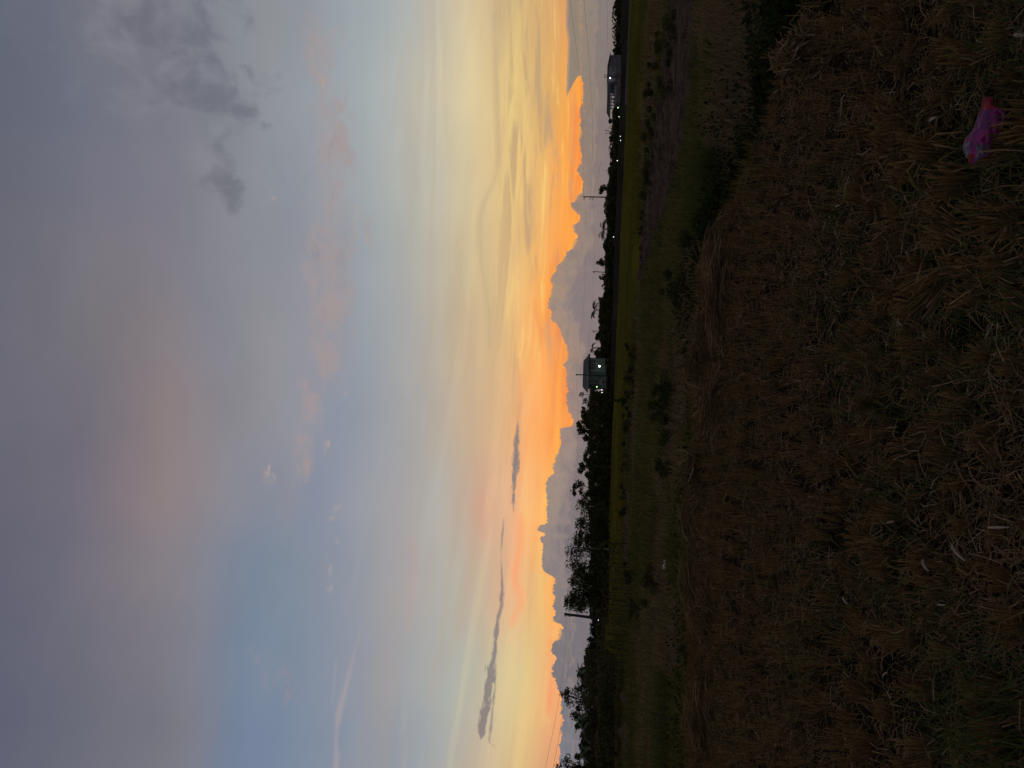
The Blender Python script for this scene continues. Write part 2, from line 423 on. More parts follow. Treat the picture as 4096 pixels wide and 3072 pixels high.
# a little true atmospheric scatter under it all
sky = NT.nodes.new('ShaderNodeTexSky')
sky.sky_type = 'NISHITA'
sky.sun_disc = False
SUN_AZ, SUN_EL = azel(2330, 760)[0], 1.2
sky.sun_elevation = math.radians(SUN_EL)
sky.sun_rotation = math.radians(SUN_AZ)
nish = g.mix(1.0, sky.outputs[0], (0.0008, 0.0008, 0.0008), 'MULTIPLY')
fin = g.mix(1.0, base, nish, 'ADD')
bg = NT.nodes.new('ShaderNodeBackground')
bg.inputs['Strength'].default_value = 1.0
NT.links.new(fin, bg.inputs['Color'])
wo = NT.nodes.new('ShaderNodeOutputWorld')
NT.links.new(bg.outputs[0], wo.inputs['Surface'])
W.cycles.sampling_method = 'NONE'

# the sun has gone down behind the cloud bank: only a faint warm push is left
sun_d = bpy.data.lights.new('sun', 'SUN')
sun_d.energy = 0.05
sun_d.angle = math.radians(12)
sun_d.color = (1.0, 0.62, 0.34)
sun = bpy.data.objects.new('sun', sun_d)
COL.objects.link(sun)
sa, se = math.radians(SUN_AZ), math.radians(6.0)
sdir = Vector((math.sin(sa) * math.cos(se), math.cos(sa) * math.cos(se), math.sin(se)))
sun.rotation_euler = (-sdir).to_track_quat('-Z', 'Y').to_euler()

# ------------------------------------------------------------------ materials
MATS = {}


def mat(name, c1, c2=None, scale=4.0, rough=0.9, island=None, bump=0.0, spec=0.2, detail=5.0, trans=None):
    """procedural material: two tones mixed by noise; island = colours picked per loose piece"""
    if name in MATS:
        return MATS[name]
    m = bpy.data.materials.new(name)
    m.use_nodes = True
    nt = m.node_tree
    p = nt.nodes['Principled BSDF']
    p.inputs['Roughness'].default_value = rough
    p.inputs['Specular IOR Level'].default_value = spec
    q = G(nt)
    t = nt.nodes.new('ShaderNodeTexCoord')
    ge = nt.nodes.new('ShaderNodeNewGeometry')
    n = q.noise(ge.outputs['Position'], scale, detail, 0.6)
    c = q.mix(q.smooth(n, 0.36, 0.64), c1, c2 or c1)
    if island:
        k = len(island)
        r = q.ramp(ge.outputs['Random Per Island'], [(i / max(k - 1, 1), island[i]) for i in range(k)])
        c = q.mix(0.65, c, r)
    nt.links.new(c, p.inputs['Base Color'])
    if bump:
        b = nt.nodes.new('ShaderNodeBump')
        b.inputs['Strength'].default_value = bump
        b.inputs['Distance'].default_value = 0.05
        nt.links.new(q.noise(ge.outputs['Position'], scale * 3, 6.0, 0.65), b.inputs['Height'])
        nt.links.new(b.outputs[0], p.inputs['Normal'])
    MATS[name] = m
    return m


def glow_mat(name, col, strength):
    m = bpy.data.materials.new(name)
    m.use_nodes = True
    p = m.node_tree.nodes['Principled BSDF']
    p.inputs['Base Color'].default_value = (*col, 1)
    p.inputs['Emission Color'].default_value = (*col, 1)
    p.inputs['Emission Strength'].default_value = strength
    MATS[name] = m
    return m


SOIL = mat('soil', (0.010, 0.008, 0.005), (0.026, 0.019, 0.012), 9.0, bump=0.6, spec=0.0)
STRAW = mat('straw', (0.192, 0.127, 0.066), (0.060, 0.040, 0.021), 1.1, 0.75, island=[(0.045, 0.026, 0.012), (0.14, 0.082, 0.036), (0.27, 0.165, 0.076), (0.14, 0.112, 0.038), (0.18, 0.104, 0.045), (0.24, 0.15, 0.07), (0.55, 0.38, 0.22)], spec=0.0)
STUB = mat('stubble', (0.196, 0.128, 0.062), (0.080, 0.052, 0.026), 1.3, 0.8, island=[(0.06, 0.034, 0.014), (0.16, 0.092, 0.037), (0.25, 0.145, 0.060), (0.14, 0.105, 0.032), (0.36, 0.225, 0.105)], spec=0.0)
GREENB = mat('green_blades', (0.055, 0.085, 0.022), (0.085, 0.095, 0.032), 1.4, 0.7, island=[(0.035, 0.060, 0.016), (0.075, 0.10, 0.028), (0.11, 0.115, 0.045), (0.06, 0.085, 0.02)], spec=0.0)
WEED = mat('weeds', (0.150, 0.145, 0.030), (0.040, 0.048, 0.012), 0.28, 0.85, island=[(0.035, 0.042, 0.012), (0.13, 0.125, 0.032), (0.16, 0.125, 0.050), (0.09, 0.095, 0.025)], spec=0.0)
DRYWEED = mat('dry_weeds', (0.22, 0.150, 0.078), (0.11, 0.082, 0.036), 0.3, 0.85, island=[(0.09, 0.062, 0.028), (0.19, 0.135, 0.066), (0.30, 0.21, 0.115)], spec=0.0)
WEEDG = mat('weedy_ground', (0.045, 0.044, 0.013), (0.070, 0.052, 0.026), 0.3, bump=0.8, spec=0.0)
RICE = mat('rice_blades', (0.165, 0.140, 0.019), (0.075, 0.075, 0.014), 0.07, 0.8, island=[(0.06, 0.06, 0.011), (0.14, 0.122, 0.018), (0.21, 0.172, 0.03)], spec=0.0)
RICEG = mat('rice_canopy', (0.125, 0.108, 0.016), (0.055, 0.054, 0.011), 0.09, bump=0.8, spec=0.0)
PLOUGH = mat('ploughed_earth', (0.110, 0.074, 0.052), (0.046, 0.032, 0.023), 1.6, bump=1.0, spec=0.0)
DARKG = mat('dark_ground', (0.048, 0.039, 0.030), (0.024, 0.022, 0.015), 0.12, bump=0.6, spec=0.0)
LEAF = [mat('leaves_dark', (0.034, 0.050, 0.014), (0.055, 0.068, 0.020), 0.5, 0.8, spec=0.05, island=[(0.022, 0.034, 0.010), (0.05, 0.064, 0.018), (0.075, 0.088, 0.026)]),
        mat('leaves_olive', (0.070, 0.072, 0.024), (0.044, 0.048, 0.016), 0.5, 0.8, spec=0.05, island=[(0.03, 0.034, 0.012), (0.07, 0.072, 0.024), (0.10, 0.092, 0.036)]),
        mat('leaves_hazed', (0.034, 0.036, 0.028), (0.026, 0.028, 0.022), 0.3, 0.9, island=[(0.024, 0.026, 0.02), (0.038, 0.04, 0.03)])]  # far foliage: greyer base colour imitates the haze of the air
BANANA = mat('banana_leaf', (0.045, 0.075, 0.018), (0.065, 0.085, 0.026), 1.0, 0.5, spec=0.4)
BARK = mat('bark', (0.050, 0.038, 0.028), (0.030, 0.024, 0.018), 3.0, bump=0.6, spec=0.0)
POLE = mat('pole_wood', (0.045, 0.038, 0.034), (0.028, 0.024, 0.022), 2.0)
CONC = mat('concrete_pole', (0.16, 0.155, 0.15), (0.11, 0.108, 0.105), 1.5)
WIRE = mat('wire', (0.02, 0.02, 0.02))
WALLG = mat('green_plaster', (0.105, 0.150, 0.125), (0.085, 0.122, 0.104), 0.7, bump=0.2)
WALLW = mat('pale_plaster', (0.27, 0.285, 0.285), (0.21, 0.225, 0.23), 0.6, bump=0.2)
SHEET = mat('sheet_metal', (0.15, 0.155, 0.17), (0.10, 0.105, 0.115), 0.8, 0.55, spec=0.4)
BLOCK = mat('block_wall', (0.17, 0.165, 0.165), (0.11, 0.108, 0.112), 0.8, bump=0.4)
ROOFD = mat('dark_roof', (0.040, 0.036, 0.036), (0.028, 0.026, 0.026), 1.0, 0.7)
ROOFG = mat('grey_roof', (0.055, 0.068, 0.064), (0.038, 0.047, 0.045), 1.0, 0.7)
GLASS = mat('window_glass', (0.012, 0.012, 0.014), (0.02, 0.02, 0.022), 1.0, 0.15, spec=0.5)
TRIM = mat('trim', (0.36, 0.37, 0.36), (0.28, 0.29, 0.28), 1.0)
LAMP_W = glow_mat('white_lamp', (0.92, 1.0, 0.98), 4.0)
LAMP_H = glow_mat('house_lamp', (0.88, 1.0, 0.94), 16.0)
LAMP_G = glow_mat('green_lamp', (0.55, 1.0, 0.35), 3.0)
PAPER = mat('paper', (0.62, 0.60, 0.56), (0.5, 0.48, 0.44), 20.0)
DIRT = mat('mound_earth', (0.105, 0.070, 0.042), (0.065, 0.045, 0.028), 1.2, bump=0.6, spec=0.0)

# ------------------------------------------------------------------ mesh helpers


def mesh_np(name, V, Fq, smooth=False):
    """mesh from numpy vertices and an (n, k) face array"""
    me = bpy.data.meshes.new(name)
    V = np.ascontiguousarray(V, dtype=np.float32).reshape(-1, 3)
    Fq = np.ascontiguousarray(Fq, dtype=np.int32)
    n, k = Fq.shape
    me.vertices.add(len(V)); me.vertices.foreach_set('co', V.ravel())
    me.loops.add(n * k); me.loops.foreach_set('vertex_index', Fq.ravel())
    me.polygons.add(n)
    me.polygons.foreach_set('loop_start', np.arange(0, n * k, k, dtype=np.int32))
    me.polygons.foreach_set('loop_total', np.full(n, k, dtype=np.int32))
    if smooth:
        me.polygons.foreach_set('use_smooth', np.ones(n, dtype=bool))
    me.update(calc_edges=True)
    return me


def obj(name, me, material=None, parent=None, loc=None):
    o = bpy.data.objects.new(name, me)
    COL.objects.link(o)
    if material is not None and not me.materials:
        me.materials.append(material)
    if parent is not None:
        o.parent = parent
    if loc is not None:
        o.location = loc
    return o


def tag(o, label, cat, group=None):
    o['label'] = label; o['category'] = cat
    if group:
        o['group'] = group
    return o


def thing(name, label, cat, loc=(0, 0, 0), rz=0.0, group=None):
    o = bpy.data.objects.new(name, None)
    o.empty_display_size = 0.2
    COL.objects.link(o)
    o.location = loc
    o.rotation_euler = (0, 0, rz)
    return tag(o, label, cat, group)


def struct(name, me, material, kind='structure'):
    o = obj(name, me, material)
    o['kind'] = kind
    return o


class MB:
    """collects boxes, tubes and polygons into one mesh"""
    def __init__(s):
        s.v, s.f = [], []

    def poly(s, pts):
        b = len(s.v)
        s.v += [tuple(p) for p in pts]
        s.f.append(tuple(range(b, b + len(pts))))
        return s

    def box(s, x0, x1, y0, y1, z0, z1):
        b = len(s.v)
        s.v += [(x, y, z) for z in (z0, z1) for y in (y0, y1) for x in (x0, x1)]
        for q in ((0, 2, 3, 1), (4, 5, 7, 6), (0, 1, 5, 4), (2, 6, 7, 3), (0, 4, 6, 2), (1, 3, 7, 5)):
            s.f.append(tuple(b + i for i in q))
        return s

    def tube(s, pts, radii, n=6, cap=True):
        pts = [Vector(p) for p in pts]
        rings = []
        for i, p in enumerate(pts):
            d = (pts[min(i + 1, len(pts) - 1)] - pts[max(i - 1, 0)]).normalized()
            a = d.orthogonal().normalized()
            b = d.cross(a)
            r = radii[i] if hasattr(radii, '__len__') else radii
            ring = []
            for k in range(n):
                t = 2 * math.pi * k / n
                ring.append(len(s.v)); s.v.append(tuple(p + a * (r * math.cos(t)) + b * (r * math.sin(t))))
            rings.append(ring)
        for r0, r1 in zip(rings, rings[1:]):
            for k in range(n):
                s.f.append((r0[k], r0[(k + 1) % n], r1[(k + 1) % n], r1[k]))
        if cap:
            s.f.append(tuple(reversed(rings[0]))); s.f.append(tuple(rings[-1]))
        return s

    def ball(s, c, r, n=8, m=5):
        c = Vector(c)
        b = len(s.v)
        for j in range(m + 1):
            t = math.pi * j / m
            for k in range(n):
                u = 2 * math.pi * k / n
                s.v.append((c.x + r * math.sin(t) * math.cos(u), c.y + r * math.sin(t) * math.sin(u), c.z + r * math.cos(t)))
        for j in range(m):
            for k in range(n):
                s.f.append((b + j * n + k, b + (j + 1) * n + k, b + (j + 1) * n + (k + 1) % n, b + j * n + (k + 1) % n))
        return s

    def build(s, name, material, parent=None):
        me = bpy.data.meshes.new(name)
        me.from_pydata(s.v, [], s.f)
        me.update()
        return obj(name, me, material, parent)


def blades_arr(P, H, Wd, az, lean, droop, twist=None, segs=2):
    """flat grass blades: base P (n,3), length H, width Wd, lean direction az, lean 0..1, droop; returns V (n*2*(segs+1),3), F"""
    n = len(P)
    d = np.stack([np.cos(az), np.sin(az)], 1)
    tw = az + np.pi / 2 if twist is None else twist
    w = np.stack([np.cos(tw), np.sin(tw)], 1)
    rows = []
    for i in range(segs + 1):
        t = i / segs
        hor = H * (lean * t + droop * t * t)
        ver = H * (t * np.sqrt(np.clip(1 - lean ** 2, 0.02, 1)) - droop * 0.55 * t * t)
        c = P.copy()
        c[:, 0] += d[:, 0] * hor; c[:, 1] += d[:, 1] * hor; c[:, 2] += ver
        ww = (Wd * (1 - 0.85 * t ** 1.5) * 0.5)[:, None]
        for sgn in (-1, 1):
            q = c.copy(); q[:, :2] += w * ww * sgn
            rows.append(q)
    V = np.stack(rows, 1).reshape(-1, 3)
    base = (np.arange(n) * 2 * (segs + 1))[:, None]
    F = np.concatenate([base + np.array([[2 * i, 2 * i + 1, 2 * i + 3, 2 * i + 2]]) for i in range(segs)], 0)
    return V, F


def straws_arr(P, L, Wd, az, tilt, bend):
    """straws lying about: three points along a bent line, a flat strip facing up"""
    n = len(P)
    d = np.stack([np.cos(az) * np.cos(tilt), np.sin(az) * np.cos(tilt), np.sin(tilt)], 1)
    s = np.stack([-np.sin(az), np.cos(az), np.zeros(n)], 1)
    rows = []
    for i in range(3):
        t = i / 2 - 0.5
        c = P + d * (L * t)[:, None] + s * (bend * L * (0.25 - t * t) * 2)[:, None]
        c[:, 2] += L * (0.25 - t * t) * 0.25
        roll = rng.uniform(-0.9, 0.9, n)
        side = s * np.cos(roll)[:, None]; side[:, 2] += np.sin(roll)
        for sgn in (-1, 1):
            rows.append(c + side * (Wd * 0.5 * sgn)[:, None])
    V = np.stack(rows, 1).reshape(-1, 3)
    base = (np.arange(n) * 6)[:, None]
    F = np.concatenate([base + np.array([[2 * i, 2 * i + 1, 2 * i + 3, 2 * i + 2]]) for i in range(2)], 0)
    return V, F


def vnoise(x, y, s=1.0, seed=0):
    """smooth value noise for heights and patches, 0..1"""
    x = np.asarray(x, float) * s + seed * 17.3; y = np.asarray(y, float) * s - seed * 9.1
    xi, yi = np.floor(x), np.floor(y)
    fx, fy = x - xi, y - yi
    fx = fx * fx * (3 - 2 * fx); fy = fy * fy * (3 - 2 * fy)

    def h(a, b):
        v = np.sin(a * 127.1 + b * 311.7 + seed * 3.3) * 43758.5453
        return v - np.floor(v)
    return (h(xi, yi) * (1 - fx) + h(xi + 1, yi) * fx) * (1 - fy) + (h(xi, yi + 1) * (1 - fx) + h(xi + 1, yi + 1) * fx) * fy


# ------------------------------------------------------------------ setting: ground
LOW = -0.5
# the far edge of the stubble field, as seen: (y, x) photo pixels on the field level
EDGEP = [(-400, 3585), (0, 3345), (200, 3205), (350, 3105), (520, 3045), (700, 2965), (850, 2905), (1000, 2840), (1100, 2792), (1300, 2782), (1450, 2770), (1620, 2776), (1750, 2786), (1900, 2760), (2000, 2760), (2100, 2755), (2250, 2770), (2400, 2752), (2500, 2746), (2600, 2752), (2800, 2760), (3072, 2762), (3400, 2760)]
EW = [gr(x, y, 0.0) for y, x in EDGEP]
# radial description: azimuth -> ground distance of the edge
EAZ = np.array([math.atan2(p.x, p.y) for p in EW])[::-1]
ER = np.array([math.hypot(p.x, p.y) for p in EW])[::-1]


def edge_r(x, y):
    return np.interp(np.arctan2(x, y), EAZ, ER)


def field_h(x, y):
    return 0.05 * (vnoise(x, y, 0.55, 1) - 0.5) + 0.035 * (vnoise(x, y, 2.1, 2) - 0.5)


def low_h(x, y):
    return LOW + 0.22 * (vnoise(x, y, 0.13, 3) - 0.5) + 0.10 * (vnoise(x, y, 0.5, 4) - 0.5)


# big ground sheet
gx = np.concatenate([np.linspace(-3000, -140, 14), np.linspace(-130, 130, 131), np.linspace(140, 3000, 14)])
gy = np.concatenate([np.linspace(-400, -8, 8), np.linspace(-6, 100, 107), np.linspace(110, 400, 16), np.linspace(500, 4000, 8)])
X, Y = np.meshgrid(gx, gy)
Z = np.where((np.abs(X) < 140) & (Y > 0) & (Y < 110), low_h(X, Y), LOW)
near = (np.hypot(X, Y) < np.where(Y > 0, edge_r(X, Y), 14.0) + 0.5)
Z = np.where(near | (Y < 0), -0.9, Z)
nx, ny = len(gx), len(gy)
idx = np.arange(nx * ny).reshape(ny, nx)
FQ = np.stack([idx[:-1, :-1], idx[:-1, 1:], idx[1:, 1:], idx[1:, :-1]], -1).reshape(-1, 4)
struct('ground', mesh_np('ground', np.stack([X, Y, Z], -1), FQ, True), WEEDG)

# stubble field: a raised paddy with a crumbling bank on its far side
na, nr = 170, 90
aa = np.linspace(-1.25, 1.25, na)
tt = np.linspace(0, 1, nr)
VA = []
for i, a in enumerate(aa):
    r_e = float(np.interp(a, EAZ, ER)) + 0.35 * (vnoise(a * 30, 0.0, 1.0, 5) - 0.5)
    rr = 0.4 + (r_e - 0.4) * tt
    x, y = rr * math.sin(a), rr * math.cos(a)
    z = field_h(x, y)
    z = z - 0.10 * np.clip((rr - (r_e - 0.5)) / 0.5, 0, 1) ** 2
    VA.append(np.stack([x, y, z], 1))
    VA.append(np.array([[(r_e + 0.22) * math.sin(a), (r_e + 0.22) * math.cos(a), -0.35], [(r_e + 0.5) * math.sin(a), (r_e + 0.5) * math.cos(a), -0.95]]))
VA = np.concatenate(VA)
idx = np.arange(na * (nr + 2)).reshape(na, nr + 2)
FQ = np.stack([idx[:-1, :-1], idx[:-1, 1:], idx[1:, 1:], idx[1:, :-1]], -1).reshape(-1, 4)
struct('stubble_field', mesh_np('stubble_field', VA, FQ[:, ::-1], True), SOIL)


def sheet(name, pts, z, material, res=40, amp=0.05, sc=0.6, seed=0, furrow=0, slope=False):
    """quad patch between two pixel polylines (near, far) on a level"""
    nearp, farp = pts
    m = len(nearp)
    rows = []
    for j in range(res + 1):
        t = j / res
        for i in range(m * 8 - 7):
            u = i / 8
            k = min(int(u), m - 2)
            w = u - k
            n = nearp[k].lerp(nearp[k + 1], w)
            f = farp[k].lerp(farp[k + 1], w)
            p = n.lerp(f, t)
            rows.append((p.x, p.y, 0))
    V = np.array(rows)
    V[:, 2] = z + amp * (vnoise(V[:, 0], V[:, 1], sc, seed) - 0.5)
    if slope:
        tq = np.repeat(np.arange(res + 1) / res, m * 8 - 7)
        V[:, 2] -= 0.45 * np.clip(1 - tq / (0.05 + 0.30 * vnoise(V[:, 0], V[:, 1], 0.12, 71)), 0, 1)
    if furrow:
        tq = np.repeat(np.arange(res + 1) / res, m * 8 - 7)
        V[:, 2] += 0.11 * np.sin(tq * furrow * 6.283 + 2.5 * vnoise(V[:, 0], V[:, 1], 0.5, 7)) * vnoise(V[:, 0], V[:, 1], 0.9, 13)
        V[:, 2] -= 0.35 * (np.clip(1 - tq / 0.08, 0, 1) + np.clip((tq - 0.92) / 0.08, 0, 1)) * vnoise(V[:, 0], V[:, 1], 0.8, 15)
    w = m * 8 - 7
    idx = np.arange((res + 1) * w).reshape(res + 1, w)
    F = np.stack([idx[:-1, :-1], idx[:-1, 1:], idx[1:, 1:], idx[1:, :-1]], -1).reshape(-1, 4)
    return struct(name, mesh_np(name, V, F, True), material)


# ploughed strip on the right, running away to the left
PN = [gr(x, y, LOW) for y, x in [(-300, 2830), (0, 2795), (250, 2790), (500, 2770), (700, 2705), (850, 2665), (1000, 2612), (1120, 2580)]]
PF = [gr(x, y, LOW) for y, x in [(-300, 2725), (0, 2690), (250, 2660), (500, 2630), (700, 2600), (850, 2585), (1000, 2568), (1120, 2562)]]
pl = sheet('ploughed_strip', (PN, PF), LOW + 0.14, PLOUGH, 130, 0.16, 1.4, 6, 15)

# rice field beyond the weeds: earth under it and the standing crop
RICE_BASE = -0.45
RN = [(-200, 2572), (0, 2560), (300, 2552), (500, 2542), (750, 2532), (1000, 2530), (1250, 2512), (1500, 2490), (1750, 2478), (2000, 2472), (2160, 2466), (2400, 2460), (2640, 2452)]
RF = [(-200, 2526), (0, 2519), (300, 2508), (500, 2501), (750, 2488), (1000, 2477), (1250, 2467), (1500, 2457), (1750, 2446), (2000, 2436), (2160, 2432), (2400, 2424), (2640, 2416)]
RNW = [gr(x, y, 0.05) for y, x in RN]
RFW = [gr(x, y, 0.05) for y, x in RF]
sheet('rice_field', (RNW, RFW), -0.06, RICEG, 60, 0.16, 0.30, 8, 0, True)

# raised road in front of the tree line
def ribbon(name, pts, width, z0, z1, material):
    b = MB()
    P = [Vector(p) for p in pts]
    for i, (p, q) in enumerate(zip(P, P[1:])):
        d = Vector((0, 1, 0))
        b.poly([(p.x, p.y - 2.5, z0), (q.x, q.y - 2.5, z0), (q.x, q.y, z1), (p.x, p.y, z1)])
        b.poly([(p.x, p.y, z1), (q.x, q.y, z1), (q.x, q.y + width, z1), (p.x, p.y + width, z1)])
    o = b.build(name, material)
    o['kind'] = 'structure'
    return o


ribbon('road_embankment', [(-150, 136, 0), (-60, 134, 0), (0, 133, 0), (40, 132, 0), (150, 131, 0)], 60.0, -0.6, 0.45, DARKG)

# ------------------------------------------------------------------ stubble, straw, grass
FRU = 0.56


def in_view(x, y, pad=0.35):
    return np.abs(x) < FRU * y + pad


# stubble clump variants (shared meshes)
def clump_mesh(k, n_st, low=False):
    r = np.random.default_rng(100 + k)
    b = MB()
    for i in range(n_st):
        a = r.uniform(0, 2 * math.pi); q = math.sqrt(r.uniform(0, 1)) * (0.040 + 0.020 * ((k * 7) % 5) / 4)
        bx, by = q * math.cos(a), q * math.sin(a)
        h = r.uniform(0.09, 0.175) * (0.85 + 0.3 * r.random())
        sp = r.uniform(0.15, 0.55) * (q / 0.045) + r.uniform(-0.05, 0.05)
        tx, ty = bx + math.cos(a) * sp * h + r.normal(0, 0.008), by + math.sin(a) * sp * h + r.normal(0, 0.008)
        rad = r.uniform(0.0018, 0.0036)
        tw = r.uniform(0, 6.28)
        v0 = len(b.v)
        for (px, py, pz, rr) in ((bx, by, -0.02, rad * 1.2), (tx, ty, h, rad)):
            for j in range(3):
                t = tw + j * 2.0944
                b.v.append((px + rr * math.cos(t), py + rr * math.sin(t), pz + (0.006 * math.cos(t) if pz > 0 else 0)))
        for j in range(3):
            b.f.append((v0 + j, v0 + (j + 1) % 3, v0 + 3 + (j + 1) % 3, v0 + 3 + j))
        b.f.append((v0 + 3, v0 + 4, v0 + 5))
    # drooping dead leaf blades
    for i in range(12):
        a = r.uniform(0, 2 * math.pi); L = r.uniform(0.08, 0.24); w = r.uniform(0.003, 0.006)
        p = Vector((0.03 * math.cos(a), 0.03 * math.sin(a), r.uniform(0.03, 0.11)))
        a2 = a + r.uniform(-0.7, 0.7)
        d = Vector((math.cos(a2), math.sin(a2), 0)); s = Vector((-d.y, d.x, r.uniform(-.5, .5))) * w
        p1 = p + d * (L * 0.5) + Vector((0, 0, r.uniform(0.0, 0.05)))
        p2 = p + d * L + Vector((0, 0, -p.z + r.uniform(0.0, 0.04)))
        b.poly([p - s, p + s, p1 + s, p1 - s]); b.poly([p1 - s, p1 + s, p2 + s * .4, p2 - s * .4])
    me = bpy.data.meshes.new('stubble_clump')
    me.from_pydata(b.v, [], b.f)
    me.update()
    me.materials.append(STUB)
    return me


VAR = [clump_mesh(k, 62 + 5 * (k % 6)) for k in range(16)]
# rows of planted hills
sx = 0.215
pts = []
for i, yy in enumerate(np.arange(1.35, 19, sx)):
    for xx in np.arange(-11.5, 11.5, sx):
        pts.append((xx + (i % 2) * 0.03, yy))
pts = np.array(pts)
pts += rng.normal(0, 0.045, pts.shape)
ang = 0.12
pts = np.stack([pts[:, 0] * math.cos(ang) - pts[:, 1] * math.sin(ang), pts[:, 0] * math.sin(ang) + pts[:, 1] * math.cos(ang)], 1)
ok = in_view(pts[:, 0], pts[:, 1]) & (np.hypot(pts[:, 0], pts[:, 1]) < edge_r(pts[:, 0], pts[:, 1]) - 0.12) & (pts[:, 1] > 1.55)
ok &= rng.random(len(pts)) > 0.08 + 0.5 * (vnoise(pts[:, 0], pts[:, 1], 0.6, 82) > 0.78)
pts = pts[ok]
pts = pts[np.argsort(np.hypot(pts[:, 0], pts[:, 1]))]
BAG_P = gr(3940, 520, 0.0)
pts = pts[np.hypot(pts[:, 0] - BAG_P.x, pts[:, 1] - BAG_P.y) > 0.13]
pts = pts[~((np.abs(pts[:, 0] - BAG_P.x) < 0.14) & (pts[:, 1] < BAG_P.y) & (pts[:, 1] > BAG_P.y - 0.22))]
NEAR_N = 290
zs = field_h(pts[:, 0], pts[:, 1])
for i in range(NEAR_N):
    o = bpy.data.objects.new('stubble_clump', VAR[i % len(VAR)])
    COL.objects.link(o)
    o.location = (pts[i, 0], pts[i, 1], zs[i])
    s = random.uniform(0.62, 0.95) * (0.72 + 0.5 * float(vnoise(pts[i, 0], pts[i, 1], 0.9, 81)))
    o.scale = (s, s, s * random.uniform(0.7, 1.2))
    o.rotation_euler = (random.gauss(0, 0.24), random.gauss(0, 0.24), random.uniform(0, 6.28))
    tag(o, 'cut brown rice stubble clump in the near stubble rows', 'stubble', 'rice stubble clumps close to the viewer')
# the rest of the rows, joined
far = pts[NEAR_N:]
fz = zs[NEAR_N:]
nf = len(far)
PER = 24
P = np.repeat(np.column_stack([far, fz - 0.01]), PER, 0)
th = rng.uniform(0, 2 * np.pi, len(P)); q = np.sqrt(rng.random(len(P))) * 0.055
P[:, 0] += q * np.cos(th); P[:, 1] += q * np.sin(th)
V, Fx = blades_arr(P, rng.uniform(0.09, 0.19, len(P)), rng.uniform(0.006, 0.012, len(P)), th, rng.uniform(0.05, 0.45, len(P)), np.full(len(P), 0.02), rng.uniform(0, 6.28, len(P)), 1)
rest = struct('far_stubble_rows', mesh_np('far_stubble_rows', V, Fx), STUB, 'stuff')
tag(rest, 'brown cut rice stubble covering the field up to its far bank', 'stubble')


def scatter(n, y0, y1, power=1.0, edge_pad=0.05):
    out = []
    while sum(len(o) for o in out) < n:
        t = rng.random(n * 2)
        y = y0 * (y1 / y0) ** (t ** power)
        x = rng.uniform(-1, 1, n * 2) * (FRU * y + 0.4)
        k = np.hypot(x, y) < edge_r(x, y) - edge_pad
        out.append(np.stack([x[k], y[k]], 1))
    return np.concatenate(out)[:n]


# loose straw litter
p = scatter(115000, 1.5, 18.0, 0.85)
cl = vnoise(p[:, 0], p[:, 1], 1.7, 11)
p = p[(cl * 0.6 + 0.4 * vnoise(p[:, 0], p[:, 1], 4.5, 14) > 0.30 * rng.random(len(p)) + 0.22)]
p = p[rng.random(len(p)) > 0.15 + 0.30 * (p[:, 1] < 6)]
n = len(p)
z = field_h(p[:, 0], p[:, 1]) + rng.gamma(1.6, 0.022, n)
az0 = np.pi * 2 * vnoise(p[:, 0], p[:, 1], 0.8, 12) + rng.normal(0, 0.9, n)
V, Fx = straws_arr(np.column_stack([p, z]), rng.uniform(0.03, 0.19, n), rng.uniform(0.0012, 0.0034, n) * (1 + p[:, 1] * 0.12), az0, rng.normal(0.05, 0.28, n), rng.normal(0, 0.25, n))
o = struct('straw_litter', mesh_np('straw_litter', V, Fx), STRAW, 'stuff')
tag(o, 'tangled loose brown straw lying between the stubble rows', 'straw')

# green re-growth between the rows
p = scatter(36000, 1.5, 17.0, 0.85)
gm = vnoise(p[:, 0], p[:, 1], 0.7, 21) * 0.6 + vnoise(p[:, 0], p[:, 1], 2.5, 22) * 0.4
p = p[gm > np.where((p[:, 0] < -0.22 * p[:, 1]) & (p[:, 1] < 4.5), 0.46, 0.57)]
n = len(p)
V, Fx = blades_arr(np.column_stack([p, field_h(p[:, 0], p[:, 1])]), rng.uniform(0.05, 0.20, n), rng.uniform(0.003, 0.006, n), rng.uniform(0, 6.28, n), rng.uniform(0.1, 0.8, n), rng.uniform(0, 0.4, n))
o = struct('green_regrowth', mesh_np('green_regrowth', V, Fx), GREENB, 'stuff')
tag(o, 'thin green grass blades sprouting among the straw', 'grass')


def sheaf(label, x, y, along, L, wdt, hgt, n, material, seed, zoff=0.0, fan=0.5):
    """a heap of cut straw lying over the stubble; along = direction of the stalks in the ground plane"""
    r = np.random.default_rng(seed)
    c = gr(x, y, 0.0)
    th = r.normal(0, fan * 0.35, n)
    off = r.normal(0, wdt * 0.4, n)
    t0 = r.uniform(-0.3, 0.3, n) * L
    ca, sa = math.cos(along), math.sin(along)
    px = -sa * off + ca * t0; py = ca * off + sa * t0
    pz = hgt * np.exp(-(off / (wdt * 0.5)) ** 2) * r.random(n) + 0.03
    keep = rng
    V, Fx = straws_arr(np.column_stack([px, py, pz]), r.uniform(0.30, 1.0, n) * L, r.uniform(0.005, 0.011, n), along + th * 1.6 + off * 0.9, r.normal(0.05, 0.22, n), r.normal(0.1, 0.25, n))
    o = obj('straw_heap', mesh_np('straw_heap', V, Fx), material)
    o.location = (c.x, c.y, float(field_h(c.x, c.y)) + zoff)
    return tag(o, label, 'straw heap', 'heaps of cut straw')


